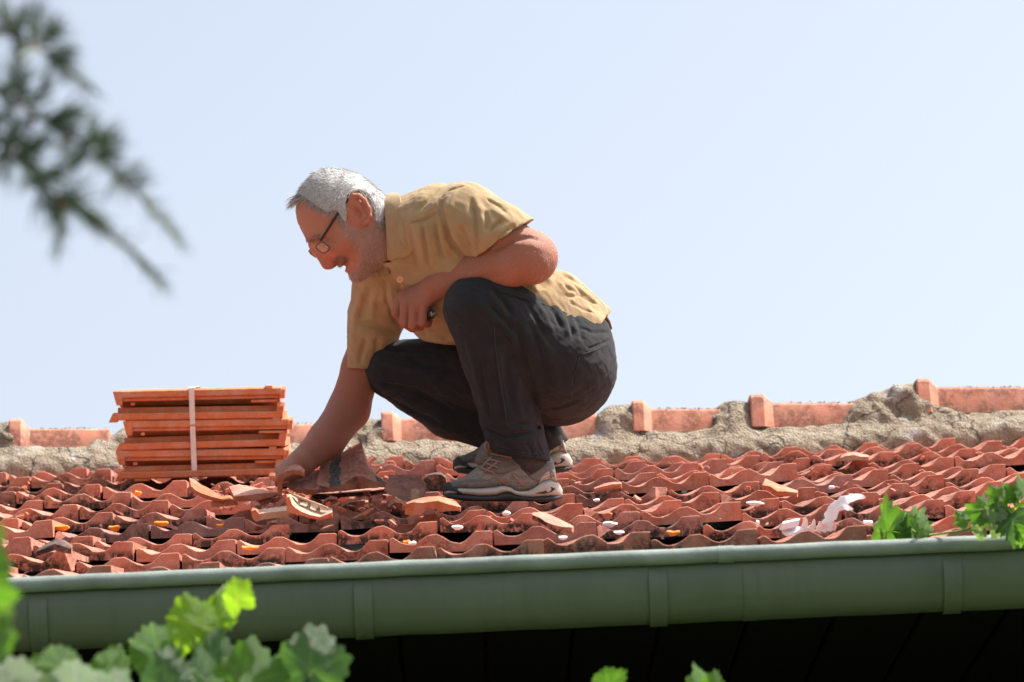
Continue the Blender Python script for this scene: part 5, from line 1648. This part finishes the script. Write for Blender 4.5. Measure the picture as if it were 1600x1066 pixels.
WH = [(792, 810, 17, 9, 'square white scrap in the trough below the near shoe'), (716, 833, 20, 8, 'white scrap crumbs left of the square white scrap'),
      (953, 832, 26, 9, 'wide white scrap in a trough right of the wedge of broken tile'), (1180, 797, 28, 9, 'torn white scrap lying across a trough left of the long torn strip'),
      (933, 787, 12, 5, 'tiny white crumb in the row right of the shoe heel'), (884, 834, 14, 6, 'small white scrap below the wedge of broken tile'),
      (645, 852, 14, 5, 'white crumb by the gutter lip below the toe'), (1300, 775, 14, 5, 'white crumb in the trough above the long torn strip'),
      (968, 845, 16, 5, 'white crumb next to the gutter below the wide scrap'), (1184, 826, 9, 14, 'upright white sliver by the gutter left of the folded scrap'),
      (1356, 820, 16, 8, 'white scrap beside the vine leaf at the gutter'), (880, 852, 14, 5, 'pinkish white crumb at the gutter lip')]
for i, (x, y, ww, hh, lab) in enumerate(WH):
    flake('white_scrap', x, y, ww, hh, 200+i, M['white'], lab, 'plastic scrap', 'torn white scraps on the tiles', 0.3, 0.020)
# the long torn strip standing up by the gutter
def strip(name, pts, wd, m, parent, seed, th=0.004):
    r = random.Random(seed)
    V = []
    pts = [Vector(p) for p in pts]
    # resample
    Q_ = []
    for i in range(len(pts)-1):
        p0, p1, p2, p3 = pts[max(i-1, 0)], pts[i], pts[i+1], pts[min(i+2, len(pts)-1)]
        for t in (0, .25, .5, .75):
            Q_.append(0.5*((2*p1)+(p2-p0)*t+(2*p0-5*p1+4*p2-p3)*t*t+(3*p1-p0-3*p2+p3)*t**3))
    Q_.append(pts[-1])
    n = len(Q_)
    for i, p in enumerate(Q_):
        t = (Q_[min(i+1, n-1)]-Q_[max(i-1, 0)]).normalized()
        sd = t.cross(FWD).normalized()
        f = i/(n-1); ww = np.interp(f, [0, .3, .6, .85, 1], wd)*(1+r.uniform(-.22, .22))
        w2 = ww*(1+r.uniform(-.15, .15))
        tw = 0.5*math.sin(f*3)
        for s_, o in ((-1, -th), (1, -th), (1, th), (-1, th)):
            V.append(p + sd*s_*(ww if s_ < 0 else w2) + FWD*(o + s_*tw*ww))
    Fc = [(0, 1, 2, 3), tuple(reversed([4*(n-1)+k for k in range(4)]))]
    for i in range(n-1):
        for k in range(4): Fc.append((4*i+k, 4*i+4+k, 4*i+4+(k+1) % 4, 4*i+(k+1) % 4))
    return mk(name, V, Fc, m, parent)
Xw, Sw = slope_at(1292, 826, 0.02); DW = (roof_pt(Xw, Sw, 0.02)-CAM).dot(FWD)
aw = lambda x, y, d=0: at(x, y, DW+d)
kx = DW/FPX
tw_ = empty('torn_strip', aw(1292, 828), 'long white torn strip curling up from a crumpled heap of scraps at the gutter', 'plastic scrap', 'torn white scraps on the tiles')
strip('curled_strip', [aw(1292, 830), aw(1295, 812), aw(1305, 794), aw(1322, 781), aw(1340, 776, .01), aw(1352, 777.5, .02)], [x*kx for x in (8, 9, 7.5, 4.5, 1)], M['white'], tw_, 1)
strip('curled_strip', [aw(1306, 798), aw(1316, 793, -.01), aw(1326, 794, -.01), aw(1333, 796, -.01)], [x*kx for x in (2, 3.5, 3.5, 3, 1)], M['white'], tw_, 2)
for i, (x0, y0, x1, y1, ww) in enumerate([(1254, 832, 1258, 808, 5), (1266, 832, 1272, 812, 4), (1277, 832, 1281, 815, 5), (1285, 831, 1287, 817, 5), (1262, 832, 1268, 820, 6), (1300, 828, 1302, 815, 4)]):
    strip('curled_strip', [aw(x0, y0, .005*(i % 3)), aw((x0+x1)/2+2, (y0+y1)/2), aw(x1, y1, -.01)], [ww*kx*f for f in (1, 1, .8, .5, .15)], M['white'], tw_, 10+i)
mb = MB()
b_ = [aw(1219, 829), aw(1247, 823), aw(1250, 812), aw(1224, 818)]
mb.add(b_+[p+FWD*0.03+UPV*0.002 for p in b_], [(0,1,2,3),(7,6,5,4),(0,4,5,1),(1,5,6,2),(2,6,7,3),(3,7,4,0)])
b_ = [aw(1232, 836, -.01), aw(1256, 826, -.01), aw(1246, 822, .02), aw(1222, 829, .02)]
mb.add(b_+[p-UPV*0.006 for p in b_], [(0,1,2,3),(7,6,5,4),(0,4,5,1),(1,5,6,2),(2,6,7,3),(3,7,4,0)])
o = mb.build('folded_scrap', M['white']); tag(o, 'folded boxy white scrap beside the crumpled heap at the gutter', 'plastic scrap', 'torn white scraps on the tiles')

# ------------------------------------------------------------------ vines
def leaf_mesh(seed, m, lobes=5, serr=0.065, cup=0.25, deep=0.20):
    r = random.Random(seed)
    n = 72; rings = [0.0, 0.2, 0.42, 0.65, 0.85, 1.0]
    lob = [(-2.05, .62), (-1.05, .86), (0.0, 1.0), (1.05, .86), (2.05, .62)]
    lob = [(a+r.uniform(-.1, .1), q*r.uniform(.92, 1.06)) for a, q in lob]
    V, vein = [], []
    for i in range(n):
        th = -math.pi + 2*math.pi*(i+0.5)/n
        rad = 0.0
        for a, q in lob:
            d = th-a
            rad = max(rad, q*(1-deep*min(1, abs(d)/0.52)**1.5))
        gap = math.pi-abs(th)
        rad *= min(1, 0.30+gap*0.95)
        rad *= 1 + serr*(0.6*math.sin(i*math.pi*0.5+0.3)+0.5*math.sin(th*17))*1.0 + r.uniform(-.02, .02)
        vd = min(abs(th-a) for a, _ in lob)
        for k, f in enumerate(rings):
            q = rad*f
            x, y = q*math.sin(th), q*math.cos(th)
            crease = 0.03*math.exp(-(vd*q/0.05)**2)
            z = -cup*q*q*0.6 + 0.10*math.sin(th*3+seed)*q*q + 0.05*math.sin(th*7+2*seed)*q*q*q + 0.035*math.sin(9*x+seed)*math.cos(8*y) - crease*f
            V.append((x, y, z)); vein.append(math.exp(-(vd*max(q, .02)/0.022)**2) if f > 0 else 1.0)
    nr = len(rings)
    Fc = []
    for i in range(n):
        j = (i+1) % n
        if i == n-1: continue
        for k in range(nr-1):
            Fc.append((i*nr+k, i*nr+k+1, j*nr+k+1, j*nr+k))
    me = new_mesh('leaf', V, Fc, m, True)
    a = me.attributes.new('vein', 'FLOAT', 'POINT'); a.data.foreach_set('value', np.array(vein, np.float32))
    return me
LEAVES = {}
RAG = {}
def leaf(parent, px, py, D, size, ang, tilt, m, seed, name='leaf', petiole=None):
    """leaf with its petiole joint at the pixel; size = half length in px; ang = direction of its tip (deg, 0 = up, clockwise); tilt = (about x, about y)"""
    key = (seed % 7, m)
    if D > 9: key += ('ragged',)
    if key not in LEAVES: LEAVES[key] = leaf_mesh(seed % 7 + 1, M[m], serr=0.13, deep=0.34, cup=0.35) if D > 9 else leaf_mesh(seed % 7 + 1, M[m])
    k = D/FPX
    B = Matrix((RGT, UPV, -FWD)).transposed()
    rot = B @ Matrix.Rotation(-R(ang), 3, 'Z') @ Matrix.Rotation(R(tilt[0]), 3, 'X') @ Matrix.Rotation(R(tilt[1]), 3, 'Y')
    o = link(name, LEAVES[key], parent, at(px, py, D), rot.to_quaternion())
    o.scale = (size*k,)*3
    if petiole:
        mb = MB(); mb.tube([at(px, py, D+0.003), at((px+petiole[0])/2+3, (py+petiole[1])/2, D+.008), at(*petiole, D+0.01)], [0.0016, 0.0018, 0.002], 6)
        mb.build('petiole', M['stem'], parent, True)
    return o

def vine(base_px, D, label, pts, ground=True, xoff=0.0):
    p0 = at(*pts[0], D)
    root = empty('grapevine', (p0.x+xoff, p0.y, 0), label, 'vine')
    mb = MB()
    q = [Vector((p0.x+xoff, p0.y, 0.0)), Vector((p0.x+xoff+0.03, p0.y+.02, p0.z*0.35)), Vector((p0.x+xoff*0.8-0.02, p0.y, p0.z*0.7)), p0] + [at(*p, D) for p in pts[1:]]
    rr = [0.022, 0.018, 0.011, 0.005] + [0.0035*(1-0.4*i/len(pts)) for i in range(len(pts)-1)]
    mb.tube(q, rr, 8); mb.build('stem', M['stem'], root, True)
    return root
# lower left, out of focus in front of the gutter
DV = 7.0
v1 = vine(None, DV, 'young bright green grapevine shoot with fresh lobed leaves in front of the gutter', [(300, 1120), (318, 1040), (298, 985), (330, 945), (352, 915)])
for i, a in enumerate([
    (300, 975, 6.95, 52, -18, (-15, 10), 'leaf_young'), (335, 968, 7.0, 42, 8, (10, 40), 'leaf_young'), (372, 938, 6.98, 40, -22, (-12, -30), 'leaf_young'),
    (355, 968, 7.05, 40, 5, (15, 55), 'leaf_young'), (245, 1020, 7.05, 52, -12, (-20, 20), 'leaf'), (270, 1010, 7.1, 40, 30, (5, 30), 'leaf_young'),
    (182, 1045, 7.0, 40, 5, (-10, 40), 'leaf'), (378, 1075, 6.9, 88, 5, (-25, -18), 'leaf'), (255, 1075, 6.8, 66, -5, (-20, -25), 'leaf_old'),
    (310, 1060, 6.85, 55, 10, (10, 60), 'leaf_old'), (335, 1030, 6.95, 52, 20, (-5, 40), 'leaf_old'), (420, 1090, 6.95, 60, 20, (0, 50), 'leaf'),
    (312, 1100, 6.8, 60, -30, (-30, 0), 'leaf'), (290, 985, 7.06, 34, 160, (20, 10), 'leaf_young')]):
    leaf(v1, *a, seed=i)
v2 = vine(None, 6.9, 'single broad blue-green vine leaf on its stem, out of focus at the bottom', [(490, 1130), (486, 1080), (484, 1050)])
leaf(v2, 484, 1045, 6.9, 76, 10, (-12, -15), 'leaf_old', 3); leaf(v2, 520, 1085, 6.95, 26, 30, (0, 30), 'leaf_young', 5)
v3 = vine(None, 6.2, 'pale glossy vine leaves blurred in the bottom left corner', [(70, 1140), (90, 1090), (110, 1066)])
for i, a in enumerate([(118, 1078, 6.2, 66, -8, (-35, 10), 'leaf_pale'), (20, 1085, 6.1, 68, 5, (-20, -10), 'leaf_pale'), (95, 1040, 6.5, 40, -30, (-20, 20), 'leaf'),
                       (168, 1045, 6.6, 34, 25, (-20, 20), 'leaf'), (60, 1055, 6.6, 36, 5, (-10, 30), 'leaf'), (170, 1090, 6.2, 56, 25, (-30, 0), 'leaf_pale')]):
    leaf(v3, *a, seed=i+2)
v4 = vine(None, 5.2, 'blurred green vine shoot hanging along the left edge', [(-40, 1130), (-20, 1000), (-14, 880), (-12, 800)])
for i, a in enumerate([(-12, 965, 5.2, 58, 15, (-10, 50), 'leaf_young'), (-18, 900, 5.2, 55, 20, (0, 40), 'leaf'), (-22, 850, 5.25, 50, 10, (10, 40), 'leaf_young'), (-10, 1010, 5.2, 55, 30, (-10, 55), 'leaf'),
                       (-14, 930, 5.1, 44, 90, (0, 30), 'leaf'), (-16, 1000, 5.3, 46, 80, (0, 20), 'leaf')]):
    leaf(v4, *a, seed=i+4)
v5 = vine(None, 7.4, 'two small green leaf tips poking up below the dark eave', [(1030, 1150), (1040, 1110), (1085, 1085)])
for i, a in enumerate([(950, 1072, 7.4, 36, 50, (0, 30), 'leaf'), (1095, 1072, 7.4, 40, -12, (0, 60), 'leaf'), (1112, 1075, 7.4, 30, 25, (0, 30), 'leaf')]):
    leaf(v5, *a, seed=i+1, petiole=(1040, 1110) if i == 0 else None)
# right: a shoot climbing over the gutter
DG = 9.12
v6 = vine(None, DG, 'green grapevine climbing over the right end of the gutter with lobed leaves', [(1640, 900), (1612, 850), (1575, 808), (1545, 795), (1520, 800)], xoff=0.25)
for i, a in enumerate([
    (1424, 830, 9.27, 52, -46, (-25, 8), 'leaf', (1430, 838)), (1420, 834, 9.27, 40, -78, (-30, 0), 'leaf', None), (1433, 828, 9.27, 38, 8, (0, 74), 'leaf', None),
    (1385, 830, 9.27, 66, -84, (-62, 0), 'leaf', (1430, 838)), (1440, 832, 9.22, 22, 40, (-20, 20), 'leaf', None),
    (1536, 800, 9.12, 34, -72, (-25, 10), 'leaf', (1548, 797)), (1568, 782, 9.1, 34, -48, (-10, 10), 'leaf', (1574, 802)), (1556, 796, 9.1, 34, -118, (-30, 25), 'leaf_pale', None),
    (1582, 812, 9.08, 40, 178, (20, 25), 'leaf_old', (1578, 800)), (1584, 776, 9.1, 28, 20, (-10, 40), 'leaf', None), (1600, 768, 9.1, 32, -5, (-10, 55), 'leaf', None),
    (1560, 818, 9.12, 32, -95, (-45, 10), 'leaf_pale', None), (1604, 830, 9.05, 34, 160, (10, 30), 'leaf', None), (1572, 808, 9.1, 30, -60, (-20, -40), 'leaf', None),
    (1508, 812, 9.15, 24, -50, (-30, 10), 'leaf', (1530, 806)), (1532, 824, 9.15, 30, -88, (-55, 0), 'leaf_pale', None), (1596, 800, 9.12, 30, 90, (-10, 40), 'leaf_young', None)]):
    leaf(v6, *a[:7], seed=i, petiole=a[7])
mb = MB(); mb.tube([at(1575, 808, DG), at(1500, 830, 9.2), at(1440, 838, 9.24), at(1424, 828, 9.2)], 0.0025, 6); mb.build('tendril', M['stem'], v6, True)

# ------------------------------------------------------------------ cedar branch, close to the camera
DB = 4.4
tr_x = at(-420, 60, DB)
ced = empty('cedar_tree', (tr_x.x, tr_x.y, 0), 'dark green cedar whose blurred needle twigs hang into the upper left corner', 'tree')
mb = MB(); mb.tube([(tr_x.x, tr_x.y, 0), (tr_x.x+.02, tr_x.y, 1.5), (tr_x.x-.01, tr_x.y+.02, 3.2), (tr_x.x, tr_x.y, 4.4)], [0.11, 0.09, 0.06, 0.02], 12); mb.build('trunk', M['twig'], ced, True)
mb = MB(); mb.tube([(tr_x.x, tr_x.y, tr_x.z+.1), at(-300, 60, DB), at(-160, 80, DB), at(-60, 130, DB)], [0.02, 0.014, 0.009, 0.006], 8); mb.build('bough', M['twig'], ced, True)
TW_ = [[(-160, 80), (0, 47), (65, 78), (86, 95), (142, 138)], [(-60, 130), (0, 142), (43, 168), (78, 194), (129, 224), (151, 246), (207, 293), (280, 375)],
       [(-60, 130), (-20, 190), (0, 224), (26, 250), (56, 276), (95, 315), (142, 345), (190, 379), (254, 440)], [(95, 315), (96, 340), (92, 391)]]
def twig(pts, j):
    r = random.Random(40+j)
    d = [DB + r.uniform(-.03, .03) for _ in pts]
    P_ = [at(x, y, dd) for (x, y), dd in zip(pts, d)]
    mb = MB(); mb.tube(P_, [0.003*(1-0.6*i/len(P_)) for i in range(len(P_))], 6)
    t = mb.build('twig', M['twig'], ced, True)
    return t, P_
def needles(parent, tufts, m, seed):
    r = random.Random(seed); mb = MB()
    for (p, d, n, ln, spread) in tufts:
        for _ in range(n):
            v = (d + Vector((r.gauss(0, 1), r.gauss(0, 1), r.gauss(0, 1)))*spread).normalized()
            s_ = v.orthogonal().normalized()*0.0006
            s2 = v.cross(s_).normalized()*0.0006
            l = ln*r.uniform(.7, 1.15)
            p2 = p+v*l+Vector((0, 0, -0.1*l)); pm = p+v*l*.6
            b = [p+s_, p-s_*.5+s2, p-s_*.5-s2]
            c_ = [pm+s_, pm-s_*.5+s2, pm-s_*.5-s2]
            mb.add(b+c_+[p2], [(0,1,4,3),(1,2,5,4),(2,0,3,5),(3,4,6),(4,5,6),(5,3,6)])
    o = mb.build('needles', m, parent); o['kind'] = 'stuff'
def cam_dir(x, y, z=0.0): return (RGT*x - UPV*y + FWD*z).normalized()
tuft_px = [[(8, 36, -.2, -1), (45, 55, .5, -1), (75, 70, .3, -1), (30, 60, -.4, -1), (20, 44, .8, -.8), (60, 72, .9, -.6)],
           [(20, 118, .4, -1), (60, 150, .5, -.9), (75, 184, 1, -.35), (85, 180, 1, -.2), (138, 232, .3, -1), (142, 230, 1, -.7), (36, 160, -.3, -1), (10, 150, .7, -.9), (60, 180, .8, .4), (148, 240, .8, -.4)],
           [(20, 246, 1, -.6), (26, 250, .8, -.9), (40, 230, .9, -.6), (50, 276, 1, -.1), (55, 280, .9, -.2), (97, 312, .9, -.5), (14, 236, .3, -1), (8, 230, -.2, 1), (60, 290, .2, 1)], []]
for j, pts in enumerate(TW_):
    t, P_ = twig(pts, j)
    tf = []
    r = random.Random(90+j)
    # long needles along the fresh tip
    k0 = {0: 2, 1: 5, 2: 5, 3: 0}[j]
    for a, b in zip(P_[k0:-1], P_[k0+1:]):
        nseg = max(2, int((b-a).length/0.004))
        for i in range(nseg):
            p = a+(b-a)*(i/nseg); dd = (b-a).normalized()
            tf.append((p, dd, 3, 0.028, 0.34))
    needles(t, tf, M['needle_tip'] if j else M['needle'], j)
    tf = []
    for (x, y, dx, dy) in tuft_px[j]:
        tf.append((at(x, y, DB), cam_dir(dx, dy), 17, 0.048, 0.24))
        tf.append((at(x, y, DB), cam_dir(dx+r.uniform(-1, 1), dy+r.uniform(-.4, 1)), 9, 0.032, 0.35))
    for a, b in zip(P_[:k0+1], P_[1:k0+2]):
        for q in (0.15, 0.35, 0.55, 0.75, 0.95): tf.append((a+(b-a)*q, (cam_dir(r.uniform(-1, 1), r.uniform(-1, .6))+(b-a).normalized()*0.6).normalized(), 12, 0.036, 0.30))
    if tf: needles(t, tf, M['needle'], j+20)
bpy.context.view_layer.update()
